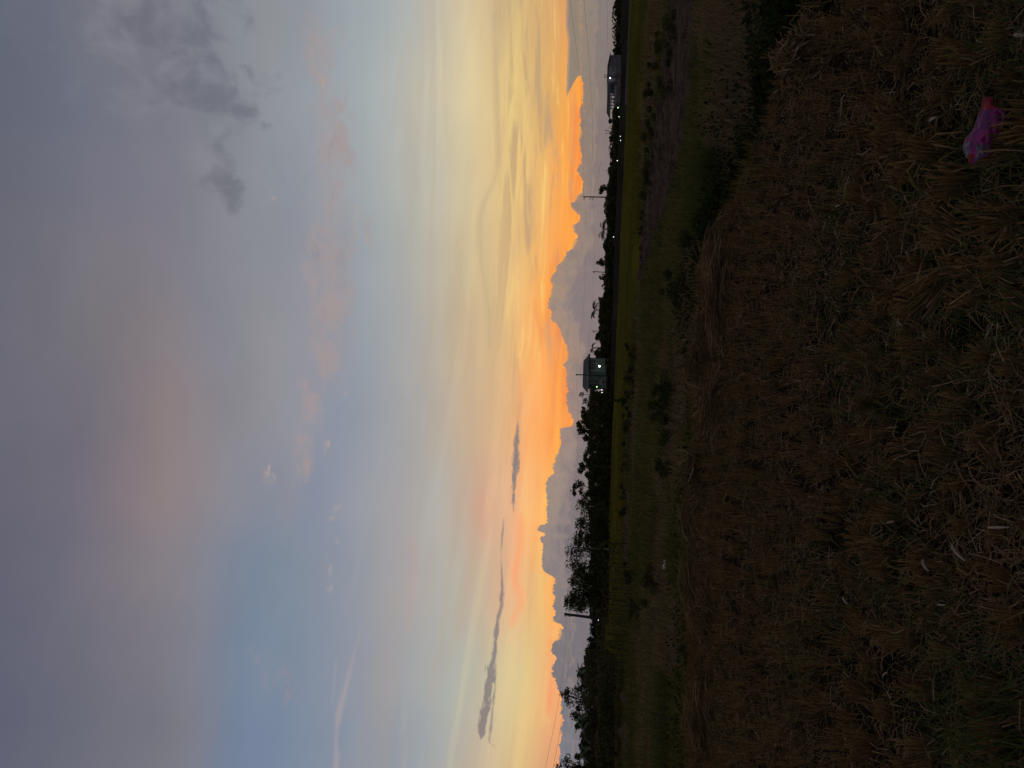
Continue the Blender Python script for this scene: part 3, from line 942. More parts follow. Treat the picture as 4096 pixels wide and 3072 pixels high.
SH = [
    ('long combed swath of straw lying across the middle of the stubble edge', 2920, 1180, 0.35, 1.25, 0.40, 0.22, 620),
    ('straw heap at the bank above the darkest ditch shadow', 2820, 1470, 1.2, 0.7, 0.7, 0.30, 420),
    ('pale bundle of straw with cut ends showing, left of the middle of the bank', 2810, 1880, 1.9, 0.8, 0.7, 0.34, 520),
    ('low straw heap just right of the pale bundle on the bank', 2885, 1610, 2.4, 0.8, 0.7, 0.24, 420),
    ('straw heap on the bank nearest the white scrap of litter', 2795, 2090, 0.7, 0.7, 0.7, 0.28, 380),
    ('upright tangled straw heap on the left part of the bank', 2855, 2470, 1.4, 0.7, 0.6, 0.34, 480),
    ('straw heap at the far left of the stubble field bank', 2835, 2890, 1.0, 0.8, 0.8, 0.30, 420),
    ('grey tangle of straw beside the dark grass on the right', 3235, 230, 1.3, 0.55, 0.42, 0.26, 600),
    ('straw heap near the green tuft at the field corner', 2895, 990, 2.2, 0.7, 0.6, 0.24, 380),
    ('straw heap on the bank between the pale bundle and the white scrap', 2790, 2330, 0.9, 0.8, 0.7, 0.26, 380),
    ('small straw heap on the bank below the lone shrub in the rice', 2820, 1330, 1.7, 0.6, 0.6, 0.26, 320),
]
for i, (lb, x, y, al, L, w, h, n) in enumerate(SH):
    sheaf(lb, x, y, al, L, w, h, n, STRAW, 300 + i)


def tuft(label, x, y, level, H, R, n, material, seed, lean=0.35, wd=0.008, name='grass_tuft', droop=0.35, dirn=None):
    r = np.random.default_rng(seed)
    c = gr(x, y, level)
    th = r.uniform(0, 6.28, n) if dirn is None else r.normal(dirn, 0.7, n)
    q = np.sqrt(r.random(n)) * R
    ph = r.uniform(0, 6.28, n)
    P = np.column_stack([q * np.cos(ph), q * np.sin(ph), np.zeros(n) - 0.02])
    V, Fx = blades_arr(P, H * r.uniform(0.45, 1.0, n), r.uniform(0.6, 1.2, n) * wd, th, r.uniform(0.05, lean, n), r.uniform(0, droop, n), r.uniform(0, 6.28, n), 3)
    o = obj(name, mesh_np(name, V, Fx), material)
    o.location = c
    return tag(o, label, 'grass', 'grass tufts')


TF = [
    ('tall bright green grass tuft at the right corner of the stubble field', 2900, 700, -0.45, 0.95, 0.45, 700, GREENB, 0.45, 0.011),
    ('second green tuft leaning away just left of the tall corner tuft', 2850, 860, -0.45, 0.75, 0.40, 420, GREENB, 0.5, 0.011),
    ('dark dense grass tuft beyond the grey straw tangle', 3200, 60, -0.45, 0.75, 0.35, 420, GREENB, 0.5, 0.007),
    ('drooping green tuft in the bottom left corner of the stubble', 4040, 2880, 0.0, 0.34, 0.16, 90, GREENB, 0.6, 0.007),
    ('green sprouting tuft in front of the bottom left corner', 3960, 3010, 0.0, 0.30, 0.14, 70, GREENB, 0.6, 0.006),
    ('green tuft in the middle of the stubble', 3420, 1420, 0.0, 0.26, 0.16, 70, GREENB, 0.7, 0.006),
    ('low green tuft close to the viewer near the middle', 3900, 1640, 0.0, 0.22, 0.15, 70, GREENB, 0.7, 0.006),
    ('leaning reed tuft at the ditch left of the white scrap', 2660, 2760, -0.4, 0.9, 0.45, 160, GREENB, 0.7, 0.012),
    ('tallest leaning reed tuft in the ditch on the far left', 2650, 2900, -0.4, 1.0, 0.5, 160, GREENB, 0.7, 0.012),
    ('reed tuft in the ditch at the left edge', 2660, 3030, -0.4, 0.9, 0.45, 150, GREENB, 0.7, 0.012),
]
for i, (lb, x, y, lv, H, R, n, m_, ln, wd) in enumerate(TF):
    tuft(lb, x, y, lv, H, R, n, m_, 500 + i, ln, wd)

# grass and weeds of the lower ground
def low_scatter(n, y0, y1):
    t = rng.random(n)
    y = y0 * (y1 / y0) ** t
    x = rng.uniform(-1, 1, n) * (FRU * y + 2)
    k = np.hypot(x, y) > edge_r(x, y) + 0.35
    return np.stack([x[k], y[k]], 1)


def strip_mask(p, pn, pf, margin=0.0):
    """True where a point lies between two polylines of increasing x"""
    xs = np.array([q.x for q in pn]); o1 = np.argsort(xs)
    xs2 = np.array([q.x for q in pf]); o2 = np.argsort(xs2)
    yn = np.interp(p[:, 0], xs[o1], np.array([q.y for q in pn])[o1])
    yf = np.interp(p[:, 0], xs2[o2], np.array([q.y for q in pf])[o2])
    inx = (p[:, 0] > min(xs.min(), xs2.min()))
    return inx & (p[:, 1] > yn + margin) & (p[:, 1] < yf - margin)


p = low_scatter(170000, 5.0, 75)
inp = strip_mask(p, PN, PF, 0.2)
inr = strip_mask(p, RNW, RFW, 0.0) & (p[:, 1] > 30)
xn = np.array([q.x for q in PN]); on = np.argsort(xn)
dn = p[:, 1] - np.interp(p[:, 0], xn[on], np.array([q.y for q in PN])[on])
fringe = dn < 5.0 * (vnoise(p[:, 0], p[:, 1], 0.5, 61) - 0.25)
p = p[~inr & ~(inp & ~fringe & (rng.random(len(p)) > 0.04))]
pt = vnoise(p[:, 0], p[:, 1], 0.22, 31) * 0.6 + vnoise(p[:, 0], p[:, 1], 0.8, 32) * 0.4
n = len(p)
hh = np.clip(0.08 + 0.75 * pt ** 1.6 * rng.random(n), 0.08, 0.75) * np.clip(p[:, 1] / 14, 0.55, 1.15)
dry = (vnoise(p[:, 0], p[:, 1], 0.17, 33) * 0.7 + 0.3 * vnoise(p[:, 0], p[:, 1], 0.7, 34)) > 0.53
for nm, k, m_, lb in (('green_weeds', ~dry, WEED, 'green weeds and grass over the low ground behind the stubble field'), ('dry_weeds', dry, DRYWEED, 'brown dry grass patches over the low ground behind the stubble field')):
    q = p[k]
    V, Fx = blades_arr(np.column_stack([q, low_h(q[:, 0], q[:, 1]) - 0.02]), hh[k], 0.010 + 0.0007 * q[:, 1] * rng.uniform(0.6, 1.4, len(q)), rng.normal(0.3, 1.4, len(q)), rng.uniform(0.05, 0.6, len(q)), rng.uniform(0, 0.35, len(q)), rng.uniform(0, 6.28, len(q)))
    o = struct(nm, mesh_np(nm, V, Fx), m_, 'stuff')
    tag(o, lb, 'grass')

# standing rice
n = 70000
t = rng.random(n) - 0.10; u = rng.random(n) * (len(RN) - 1)
k = np.minimum(u.astype(int), len(RN) - 2); w = u - k
na_ = np.array([[q.x, q.y] for q in RNW]); fa_ = np.array([[q.x, q.y] for q in RFW])
pn = na_[k] * (1 - w)[:, None] + na_[k + 1] * w[:, None]
pf = fa_[k] * (1 - w)[:, None] + fa_[k + 1] * w[:, None]
p = pn * (1 - t)[:, None] + pf * t[:, None]
kp = (t > 0.25) | (vnoise(p[:, 0], p[:, 1], 0.22, 41) > 0.55 - t * 2.2)
p = p[kp]; n = len(p)
V, Fx = blades_arr(np.column_stack([p, np.full(n, RICE_BASE)]), rng.uniform(0.42, 0.62, n), rng.uniform(0.03, 0.07, n), rng.uniform(0, 6.28, n), rng.uniform(0.02, 0.3, n), rng.uniform(0.0, 0.3, n), rng.uniform(0, 6.28, n), 2)
o = struct('rice_crop', mesh_np('rice_crop', V, Fx), RICE, 'stuff')
tag(o, 'yellow green standing rice crop in a strip before the trees', 'rice')

# dark weeds choking the ditch behind the bank
nq = 40000
azq = rng.uniform(-0.62, 0.62, nq)
rq = np.interp(azq, EAZ, ER) + rng.gamma(2.0, 0.9, nq) + 0.25
xq, yq = rq * np.sin(azq), rq * np.cos(azq)
kq = vnoise(xq, yq, 0.33, 51) * 0.65 + vnoise(xq, yq, 1.1, 52) * 0.35 > 0.36
xq, yq = xq[kq], yq[kq]
hq = 0.55 * vnoise(xq, yq, 0.45, 53) * rng.random(len(xq))
DITCH_P = np.column_stack([xq, yq, low_h(xq, yq) + hq])

# ------------------------------------------------------------------ trees and shrubs
def leaf_quads(C, size, r, flat=0.0):
    n = len(C)
    a = r.normal(0, 1, (n, 3)); a[:, 2] *= (1 - flat)
    a /= np.linalg.norm(a, axis=1)[:, None]
    b = np.cross(a, r.normal(0, 1, (n, 3))); b /= np.linalg.norm(b, axis=1)[:, None]
    s = (size * r.uniform(0.6, 1.4, n))[:, None]
    A_, B_ = a * s, b * s * 0.5
    V = np.stack([C - A_, C + B_, C + A_, C - B_], 1).reshape(-1, 3)
    return V, np.arange(n * 4).reshape(n, 4)


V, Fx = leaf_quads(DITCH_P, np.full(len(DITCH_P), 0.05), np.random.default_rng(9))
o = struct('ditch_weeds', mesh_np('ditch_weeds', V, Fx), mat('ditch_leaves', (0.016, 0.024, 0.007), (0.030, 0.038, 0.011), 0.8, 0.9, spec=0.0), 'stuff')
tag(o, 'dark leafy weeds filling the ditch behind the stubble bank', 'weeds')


def crown_points(w, h, dep, n, r, lobes=9, gaps=0.0, z0=0.0):
    """points through an uneven crown of width w, height h above z0"""
    cs = []
    for i in range(lobes):
        t = r.uniform(0.12, 0.92)
        k = math.sqrt(max(0.08, 1 - (2 * t - 1) ** 2))
        cs.append((r.uniform(-0.42, 0.42) * w * k, r.uniform(-0.4, 0.4) * dep * k, z0 + h * t, r.uniform(0.14, 0.27) * min(w, h * 1.3) * (1.0 if t < 0.75 else 0.7)))
    cs = np.array(cs)
    pick = r.integers(0, lobes, n)
    d = r.normal(0, 1, (n, 3)); d /= np.linalg.norm(d, axis=1)[:, None]
    rad = cs[pick, 3] * r.random(n) ** 0.45
    P = cs[pick, :3] + d * rad[:, None] * np.array([1.1, 1.0, 0.85])
    P[:, 2] = np.clip(P[:, 2], z0 - 0.1 * h, z0 + h * 1.02)
    return P, cs


def base_z(D):
    return LOW if D < 125 else 0.4


def broad_tree(label, y, xt, wpx, D, seed, name='broadleaf_tree', lv=0, n=900, lobes=9, leaf=1.0, bare=0.25, sparse=False, group='trees of the line behind the rice'):
    r = np.random.default_rng(seed)
    top = at(xt, y, D)
    zb = base_z(D)
    H = top.z - zb
    w = wpx * D / F_PX * 1.3
    n = int(n * 2.0)
    t = thing(name, label, 'tree', (top.x, D, zb), 0, group)
    cb = H * bare
    P, cs = crown_points(w, H - cb, w * 0.8, n, r, lobes, 0, cb)
    P[:, 2] += np.where(P[:, 2] > cb + (H - cb) * .9, r.uniform(0, .05, n) * H, 0)
    V, Fx = leaf_quads(P, 0.0024 * D * leaf * 0.5 + 0.03, r)
    obj('crown', mesh_np('crown', V, Fx), LEAF[lv], t)
    b = MB()
    b.tube([(0, 0, -0.3), (0.03 * H * r.normal(), 0, cb), (0.04 * H * r.normal(), 0, cb + (H - cb) * 0.45)], [0.035 * H * 0.5 + 0.03, 0.03 * H * 0.5 + 0.02, 0.03], 6)
    tr = b.build('trunk', BARK, t)
    for c in cs[: 5 if not sparse else 9]:
        bb = MB()
        s0 = (0, 0, cb * 0.8 + 0.1 * H * r.random())
        mid = (c[0] * 0.45, c[1] * 0.45, (s0[2] + c[2]) / 2 + 0.05 * H)
        bb.tube([s0, mid, (c[0], c[1], c[2])], [0.014 * H, 0.009 * H, 0.004 * H + 0.008], 5)
        bb.build('branch', BARK, tr)
    return t


def frond_mesh(L, droop, width, rise, r, leaflets=16, torn=False):
    b = MB()
    pts = []
    for i in range(8):
        s = i / 7
        pts.append(Vector((L * s * (1 - 0.15 * s), 0, rise * L * s - droop * L * s * s)))
    for i in range(7):
        b.tube([pts[i], pts[i + 1]], [0.02 * (1 - i / 8) + 0.008] * 2, 3, False)
    for i in range(leaflets):
        s = 0.12 + 0.86 * i / (leaflets - 1)
        k = min(int(s * 7), 6); w = s * 7 - k
        c = pts[k].lerp(pts[k + 1], w)
        ln = width * math.sin(math.pi * min(1, 0.18 + s * 0.8)) * r.uniform(0.85, 1.1)
        for sg in (-1, 1):
            tip = c + Vector((0.35 * ln, sg * ln * 0.75, -0.55 * ln * r.uniform(0.6, 1.3)))
            wv = Vector((0.05 + 0.02 * L, 0, 0.01))
            b.poly([c - wv * .5, c + wv * .5, tip + wv * .15, tip - wv * .15])
    return b


def palm(label, y, xt, wpx, D, seed, fronds=13, name='palm_tree', tall=True):
    r = np.random.default_rng(seed)
    top = at(xt, y, D)
    zb = base_z(D)
    H = top.z - zb
    L = wpx * D / F_PX * 0.72
    t = thing(name, label, 'palm', (top.x, D, zb), 0, 'palms and banana plants of the tree line')
    th = H - 0.30 * L
    b = MB()
    b.tube([(0, 0, -0.3), (0.03 * H, 0, th * 0.5), (0.0, 0, th)], [0.16, 0.12, 0.10], 7)
    b.build('trunk', BARK, t)
    for i in range(fronds):
        a = 2 * math.pi * i / fronds + r.uniform(-0.25, 0.25)
        f_ = frond_mesh(L * r.uniform(0.8, 1.05), r.uniform(0.55, 1.15), L * 0.28, r.uniform(0.35, 0.95), r)
        o = f_.build('frond', LEAF[0], t)
        o.location = (0, 0, th); o.rotation_euler = (0, 0, a)
    return t


def banana(label, y, xt, wpx, D, seed, leaves=8, zb=None):
    r = np.random.default_rng(seed)
    top = at(xt, y, D)
    zb = base_z(D) if zb is None else zb
    H = top.z - zb
    L = max(wpx * D / F_PX * 0.6, 0.35 * H)
    t = thing('banana_plant', label, 'banana plant', (top.x, D, zb), 0, 'palms and banana plants of the tree line')
    th = max(H - 0.75 * L, 0.3 * H)
    MB().tube([(0, 0, -0.3), (0.05, 0.02, th * .5), (0, 0, th)], [0.15, 0.11, 0.07], 7).build('stem', BARK, t)
    for i in range(leaves):
        a = 2 * math.pi * i / leaves + r.uniform(-0.3, 0.3)
        rise = r.uniform(0.7, 1.25) if i % 2 else r.uniform(0.35, 0.8)
        dr = r.uniform(0.35, 0.85)
        b = MB()
        N = 9
        rows = []
        for k in range(N):
            s = k / (N - 1)
            c = Vector((L * s * 0.8, 0, rise * L * s * 0.8 - dr * L * s * s))
            w = 0.16 * L * math.sin(math.pi * min(1.0, max(0.02, 0.06 + 0.92 * s))) ** 0.7
            if s < 0.15:
                w = 0.02
            rows.append((c + Vector((0, -w, 0.35 * w)), c, c + Vector((0, w, 0.35 * w))))
        for k in range(N - 1):
            for sgn in (0, 1):
                p_, q_ = rows[k], rows[k + 1]
                gap = 0.75 if r.random() < 0.45 else 1.0
                if sgn == 0:
                    b.poly([p_[0], p_[1], q_[1], p_[0].lerp(q_[0], gap)])
                else:
                    b.poly([p_[1], p_[2], p_[2].lerp(q_[2], gap), q_[1]])
        o = b.build('leaf', BANANA, t)
        o.location = (0, 0, th); o.rotation_euler = (0, 0, a)
    return t


def shrub(label, y, xt, wpx, D, zb, seed, lv=0, n=260, leaf=1.0, name='shrub', hmin=0.3):
    r = np.random.default_rng(seed)
    top = at(xt, y, D)
    H = max(top.z - zb, hmin)
    w = wpx * D / F_PX * 1.35
    n = int(n * 2.2)
    leaf = leaf * 0.72
    t = thing(name, label, 'shrub', (top.x, D, zb), 0, 'shrubs of the low ground')
    P, cs = crown_points(w, H * 0.95, w * 0.9, n, r, 7, 0, 0.05 * H)
    V, Fx = leaf_quads(P, (0.0030 * D * 0.5 + 0.025) * leaf, r)
    obj('foliage', mesh_np('foliage', V, Fx), LEAF[lv], t)
    b = MB()
    for c in cs[:5]:
        b.tube([(0, 0, -0.1), (c[0] * 0.5, c[1] * 0.5, c[2] * 0.5), (c[0], c[1], c[2])], [0.02, 0.014, 0.006], 4)
    b.build('stem', BARK, t)
    return t


# --- right part, y 0..660
FARL = [
    (12, 2456, 60, 150, 'spiky topped tree at the right end of the tree line', 1),
    (62, 2468, 70, 165, 'low tree next to the spiky topped one at the right end', 2),
    (120, 2466, 75, 165, 'rounded low tree in the middle of the right end of the tree line', 2),
    (172, 2464, 60, 165, 'low tree two crowns right of the grey shed', 2),
    (206, 2452, 26, 155, 'thin tree standing against the right wall of the grey shed', 1),
    (458, 2452, 44, 150, 'small dark tree at the left end of the pavilion', 0),
    (500, 2437, 56, 165, 'domed tree behind the pair of leaning poles', 2),
    (556, 2439, 76, 170, 'wide dark tree left of the pair of leaning poles', 2),
    (620, 2440, 76, 170, 'flat topped dark tree over the two small lights', 2),
    (690, 2438, 60, 165, 'dark tree above the brightest distant lamp on the right', 1),
    (730, 2432, 48, 160, 'bushy tree just right of the tall leafy shoot', 0),
    (975, 2428, 56, 160, 'dark tree left of the drooping palm, above a small lamp', 0),
    (1022, 2418, 60, 160, 'dense tree under the feathery shoots', 0),
    (1075, 2424, 50, 160, 'dense tree behind the short pole', 0),
    (1128, 2416, 52, 155, 'round tree left of the short pole', 1),
    (1180, 2411, 56, 155, 'round headed tree right of the tall windblown palm', 1),
    (1285, 2396, 76, 150, 'full rounded tree left of the tall windblown palm', 1),
    (1350, 2384, 62, 150, 'full tree beside the thin pole right of the house', 0),
    (1412, 2376, 50, 148, 'dark tree touching the right wall of the green house', 0),
]
for i, (y, xt, w, D, lb, lv) in enumerate(FARL):
    broad_tree(lb, y, xt, w, D, 700 + i, lv=lv, n=700 if w > 40 else 350, lobes=9, bare=0.10)
# sparse shoots standing above the line
for i, (y, xt, w, D, lb) in enumerate([
    (757, 2397, 34, 158, 'tall leafy shoot beside the power pole with crossarms'),
    (1048, 2389, 46, 156, 'feathery shoots rising beside the short pole'),
    (1107, 2391, 16, 156, 'single thin shoot left of the short pole'),
    (1575, 2322, 60, 140, 'open branched tree touching the left eave of the house'),
    (1640, 2330, 46, 135, 'thin open tree between the house and the high leafy tree'),
]):
    broad_tree(lb, y, xt, w, D, 760 + i, name='slender_tree', lv=0, n=170 if w > 20 else 60, lobes=7, leaf=1.0, bare=0.45, sparse=True)
palm('fan shaped palm beside the power pole with crossarms', 832, 2408, 62, 158, 801, 10)
palm('drooping palm standing over the distant lamp', 918, 2398, 84, 156, 802, 12)
palm('tall windblown palm on the skyline right of the house', 1240, 2364, 70, 152, 803, 11)
palm('small drooping palm close to the right of the green house', 1392, 2360, 46, 149, 804, 9)
for i, (y, xt, w, lb) in enumerate([(672, 2434, 36, 'banana plant above the dark hedge right of the leafy shoot'), (706, 2430, 36, 'banana plant next to the leafy shoot'), (795, 2412, 44, 'banana plant at the foot of the crossarm pole'), (868, 2420, 46, 'banana plant between the fan palm and the drooping palm'), (772, 2418, 40, 'banana plant under the tall leafy shoot')]):
    banana(lb, y, xt, w, 158, 820 + i, 8)

# --- middle left
MIDL = [
    (1610, 2352, 60, 138, 'bushy dark tree at the left foot of the house', 0, 700),
    (1675, 2310, 54, 132, 'leafy tree right of the tallest middle tree', 1, 700),
    (1722, 2290, 64, 130, 'tallest tree of the middle, its crown reaching the orange sky', 0, 800),
    (1770, 2330, 60, 130, 'dark tree left of the tallest middle tree', 0, 700),
    (1830, 2322, 56, 128, 'dark tree with a knobbly top in the middle left', 0, 600),
    (1880, 2314, 60, 128, 'dark tree right of the leaning leafy tree', 0, 650),
    (1955, 2278, 60, 126, 'tall leaning leafy tree with an open top', 0, 480),
    (1990, 2318, 60, 128, 'dense tree under the leaning leafy tree', 0, 600),
]
for i, (y, xt, w, D, lb, lv, n) in enumerate(MIDL):
    broad_tree(lb, y, xt, w, D, 850 + i, lv=lv, n=n, lobes=10, bare=0.15)
broad_tree('feathery crowned tree to the right of the broad spreading tree', 2075, 2308, 150, 104, 870, lv=1, n=1900, lobes=20, bare=0.2, sparse=True, leaf=0.8)
broad_tree('second feathery tree leaning against the broad spreading tree', 2140, 2300, 110, 105, 874, lv=1, n=1300, lobes=18, bare=0.2, sparse=True, leaf=0.8)
broad_tree('broad spreading dark tree beside the thick pole', 2230, 2263, 160, 102, 871, lv=0, n=3300, lobes=30, bare=0.16, sparse=True, leaf=0.8)
broad_tree('left half twin of the broad spreading tree, with sky showing under its crown', 2360, 2268, 150, 102, 872, lv=0, n=2900, lobes=28, bare=0.36, sparse=True, leaf=0.8)
# --- left
for i, (y, xt, w, D, lb) in enumerate([
    (2478, 2362, 44, 170, 'far grey tree just left of the thick pole'), (2520, 2356, 50, 170, 'far grey tree over the gap in the saplings'),
    (2562, 2352, 50, 170, 'far grey tree second left of the gap in the saplings'), (2600, 2346, 46, 165, 'far tree at the foot of the dark left thicket'), (2632, 2338, 44, 150, 'dark tree at the right end of the left thicket')]):
    broad_tree(lb, y, xt, w, D, 900 + i, lv=2, n=500, bare=0.08)
for i, (y, xt, w, D, lb, lv, n, sp) in enumerate([
    (2665, 2318, 60, 80, 'dark tree with curled leaf tips in the left thicket', 0, 800, False),
    (2705, 2298, 70, 76, 'dark dense tree in the left thicket right of the sparse crown', 0, 1000, False),
    (2745, 2305, 60, 74, 'dense low tree below the sparse crown on the left', 0, 800, False),
    (2800, 2244, 92, 78, 'sparse crowned tree rising highest over the left thicket', 1, 480, True),
    (2855, 2280, 70, 70, 'green leafy tree among the left bananas', 0, 900, False),
    (2905, 2300, 70, 68, 'dense tree behind the left bananas', 0, 900, False),
    (2965, 2318, 70, 68, 'dense low tree between the left bananas', 0, 900, False),
    (3040, 2300, 90, 66, 'leafy tree at the left edge', 0, 1100, False),
    (3060, 2226, 70, 88, 'sparse tree top at the left edge', 1, 320, True)]):
    broad_tree(lb, y, xt, w, D, 920 + i, lv=lv, n=n, lobes=11, bare=0.12 if not sp else 0.4, sparse=sp, leaf=0.9, group='trees of the left thicket')
for i, (y, xt, w, D, lb) in enumerate([
    (2640, 2330, 60, 76, 'banana plant at the right end of the left thicket'), (2690, 2288, 60, 74, 'banana plant with the highest curled tips right of the sparse crown'), (2735, 2296, 60, 70, 'broad leaved banana plant below the sparse crown'),
    (2880, 2292, 90, 62, 'pale leaved banana plant in the middle of the left thicket'), (2930, 2300, 90, 60, 'hanging leaved banana plant left of the pale one'), (3000, 2296, 110, 58, 'banana plant with one large leaf pointing outward at the left')]):
    banana(lb, y, xt, w, D, 940 + i, 9, zb=LOW)

# dark undergrowth closing the foot of the tree line
p_, s_ = [], []
r = np.random.default_rng(55)
for y0, y1, D, x0, x1, n in [(-60, 225, 160, 2472, 2515, 4500), (440, 680, 150, 2438, 2492, 4500), (670, 800, 152, 2420, 2490, 3600), (790, 980, 152, 2412, 2488, 5200), (960, 1200, 150, 2408, 2474, 6500), (1190, 1435, 147, 2388, 2466, 7500), (1435, 1570, 136, 2412, 2446, 2600), (1565, 2060, 129, 2345, 2446, 11000), (2040, 2470, 108, 2345, 2434, 8000), (2440, 2660, 150, 2378, 2420, 3000), (2600, 3140, 66, 2325, 2440, 9000), (2620, 3140, 54, 2375, 2458, 9000)]:
    ys = r.uniform(y0, y1, n); ts = r.random(n) ** 0.8
    for yy, t in zip(ys, ts):
        j = float(vnoise(yy, 0, 0.03, 5))
        pp = at(x1 + (x0 + 26 * j - x1) * t, yy, D + r.uniform(-3, 3))
        p_.append(pp); s_.append(D * 0.0018)
P = np.array([tuple(q) for q in p_])
V, Fx = leaf_quads(P, np.array(s_), r)
o = struct('undergrowth', mesh_np('undergrowth', V, Fx), LEAF[1], 'stuff')
tag(o, 'dark tangled undergrowth at the foot of the tree line', 'undergrowth')
# far wood closing the horizon
p_ = []
for k in range(9000):
    yy = r.uniform(-250, 3350)
    pp = at(2404 + (1536 - yy) * 0.035 + 22 - 40 * r.random() * float(vnoise(yy, 1, 0.012, 9)), yy, 260 + r.uniform(-10, 10))
    p_.append((pp.x, pp.y, min(max(pp.z, 0.2), 6) * (0.2 + 0.8 * r.random())))
V, Fx = leaf_quads(np.array(p_), np.full(len(p_), 0.55), r)
o = struct('distant_wood', mesh_np('distant_wood', V, Fx), LEAF[2], 'stuff')
tag(o, 'low grey distant wood along the horizon', 'wood')

# shrubs on the low ground
for i, (y, xt, w, D, lv, lb) in enumerate([
    (130, 2612, 130, 25, 0, 'dark rounded shrub at the ploughed strip by the right edge'),
    (310, 2612, 120, 27, 0, 'low dark shrub on the bank right of the pavilion, before the ploughed strip'),
    (230, 2575, 110, 34, 0, 'dark shrub below the grey shed'),
    (420, 2560, 150, 36, 0, 'wide dark shrub below the pavilion'),
    (560, 2552, 110, 38, 0, 'dark shrub at the far side of the ploughed strip'),
    (660, 2560, 90, 36, 0, 'small dark shrub touching the ploughed strip in the right half'),
    (760, 2545, 150, 42, 1, 'low wide shrub before the rice, right of the middle'),
    (930, 2545, 140, 44, 1, 'low shrub before the rice below the drooping palm'),
    (1607, 2455, 26, 62, 0, 'lone small shrub standing against the bright rice'),
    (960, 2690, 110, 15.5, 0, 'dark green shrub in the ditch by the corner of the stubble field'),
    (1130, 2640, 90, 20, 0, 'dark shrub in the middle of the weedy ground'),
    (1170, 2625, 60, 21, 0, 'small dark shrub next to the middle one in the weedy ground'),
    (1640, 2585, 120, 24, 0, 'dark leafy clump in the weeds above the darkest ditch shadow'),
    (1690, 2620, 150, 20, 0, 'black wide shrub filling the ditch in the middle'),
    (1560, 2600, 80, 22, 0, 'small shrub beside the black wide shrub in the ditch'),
    (1860, 2610, 60, 21, 0, 'little dark shrub above the pale straw bundle'),
    (2340, 2545, 110, 26, 0, 'broad leaved dark weed clump below the thick pole'),
    (2280, 2480, 60, 42, 0, 'round dark shrub before the saplings'),
    (2440, 2490, 90, 36, 0, 'low dark shrub before the left saplings'),
    (1420, 2500, 120, 50, 1, 'low hedge clump at the near edge of the rice, right of the house'),
    (1560, 2492, 100, 52, 0, 'low hedge clump at the near edge of the rice below the house'),
    (1760, 2484, 140, 56, 0, 'low hedge clump at the near edge of the rice in the middle left'),
    (1900, 2478, 140, 57, 0, 'second low hedge clump at the near edge of the rice in the middle left'),
    (2020, 2472, 110, 58, 0, 'low hedge clump at the left end of the rice'),
    (1660, 2488, 110, 54, 0, 'low hedge clump just left of the lone small shrub'),
]):
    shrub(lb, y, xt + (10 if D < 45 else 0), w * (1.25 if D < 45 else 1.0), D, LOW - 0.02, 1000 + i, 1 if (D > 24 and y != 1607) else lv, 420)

# thin saplings in a row on the left, with the field showing between
r = np.random.default_rng(77)
for i in range(46):
    y = 2160 + i * 12.2 + r.uniform(-5, 5)
    D = 46 + r.uniform(-3, 3)
    top = at(2405 - (y - 2160) * 0.02 + r.uniform(-16, 14), y, D)
    t = thing('sapling', 'thin bare sapling in the row before the yellow gaps on the left', 'sapling', (top.x, D, LOW), 0, 'thin saplings in a row on the left')
    H = top.z - LOW
    k = r.normal(0, 0.06)
    MB().tube([(0, 0, -0.1), (k * H * 0.6, 0, H * 0.5), (k * H, r.normal(0, 0.05), H)], [0.022, 0.018, 0.008], 4).build('stem', BARK, t)
    P = np.column_stack([k * H * 0.8 + r.normal(0, 0.14, 26), r.normal(0, 0.12, 26), H * r.uniform(0.35, 1.05, 26)])
    V, Fx = leaf_quads(P, np.full(26, 0.085), r)
    obj('foliage', mesh_np('foliage', V, Fx), LEAF[1], t)

# earth mounds between the saplings and the left thicket
def mound(name, x, y, D, w, h):
    c = at(x, y, D)
    na_, nr_ = 28, 8
    V = [(0, 0, h)]
    F = []
    for j in range(1, nr_ + 1):
        s = j / nr_
        for k in range(na_):
            a = 2 * math.pi * k / na_
            q = w * s * (0.85 + 0.3 * float(vnoise(math.cos(a) * 2 + 5, math.sin(a) * 2 + y, 1.0, 3)))
            V.append((q * math.cos(a), q * 0.7 * math.sin(a), h * (0.5 + 0.5 * math.cos(math.pi * s)) - 0.15 * s + 0.05 * h * math.sin(a * 5 + s * 7)))
    for k in range(na_):
        F.append((0, 1 + k, 1 + (k + 1) % na_))
    for j in range(nr_ - 1):
        for k in range(na_):
            a = 1 + j * na_ + k; b = 1 + j * na_ + (k + 1) % na_
            F.append((a, a + na_, b + na_, b))
    me = bpy.data.meshes.new(name); me.from_pydata(V, [], F); me.update()
    o = obj(name, me, DIRT); o.location = (c.x, D, LOW); o['kind'] = 'structure'


mound('earth_mound', 2420, 2780, 47, 0.8, 0.5)
mound('earth_mound', 2420, 2925, 46, 1.0, 0.55)

# ------------------------------------------------------------------ buildings
# local frame of a building: x to the right, y away, z up; placed with its front at distance D
def spot(y, D, zb):
    p_ = at(2430, y, D)
    return (p_.x, D, zb)


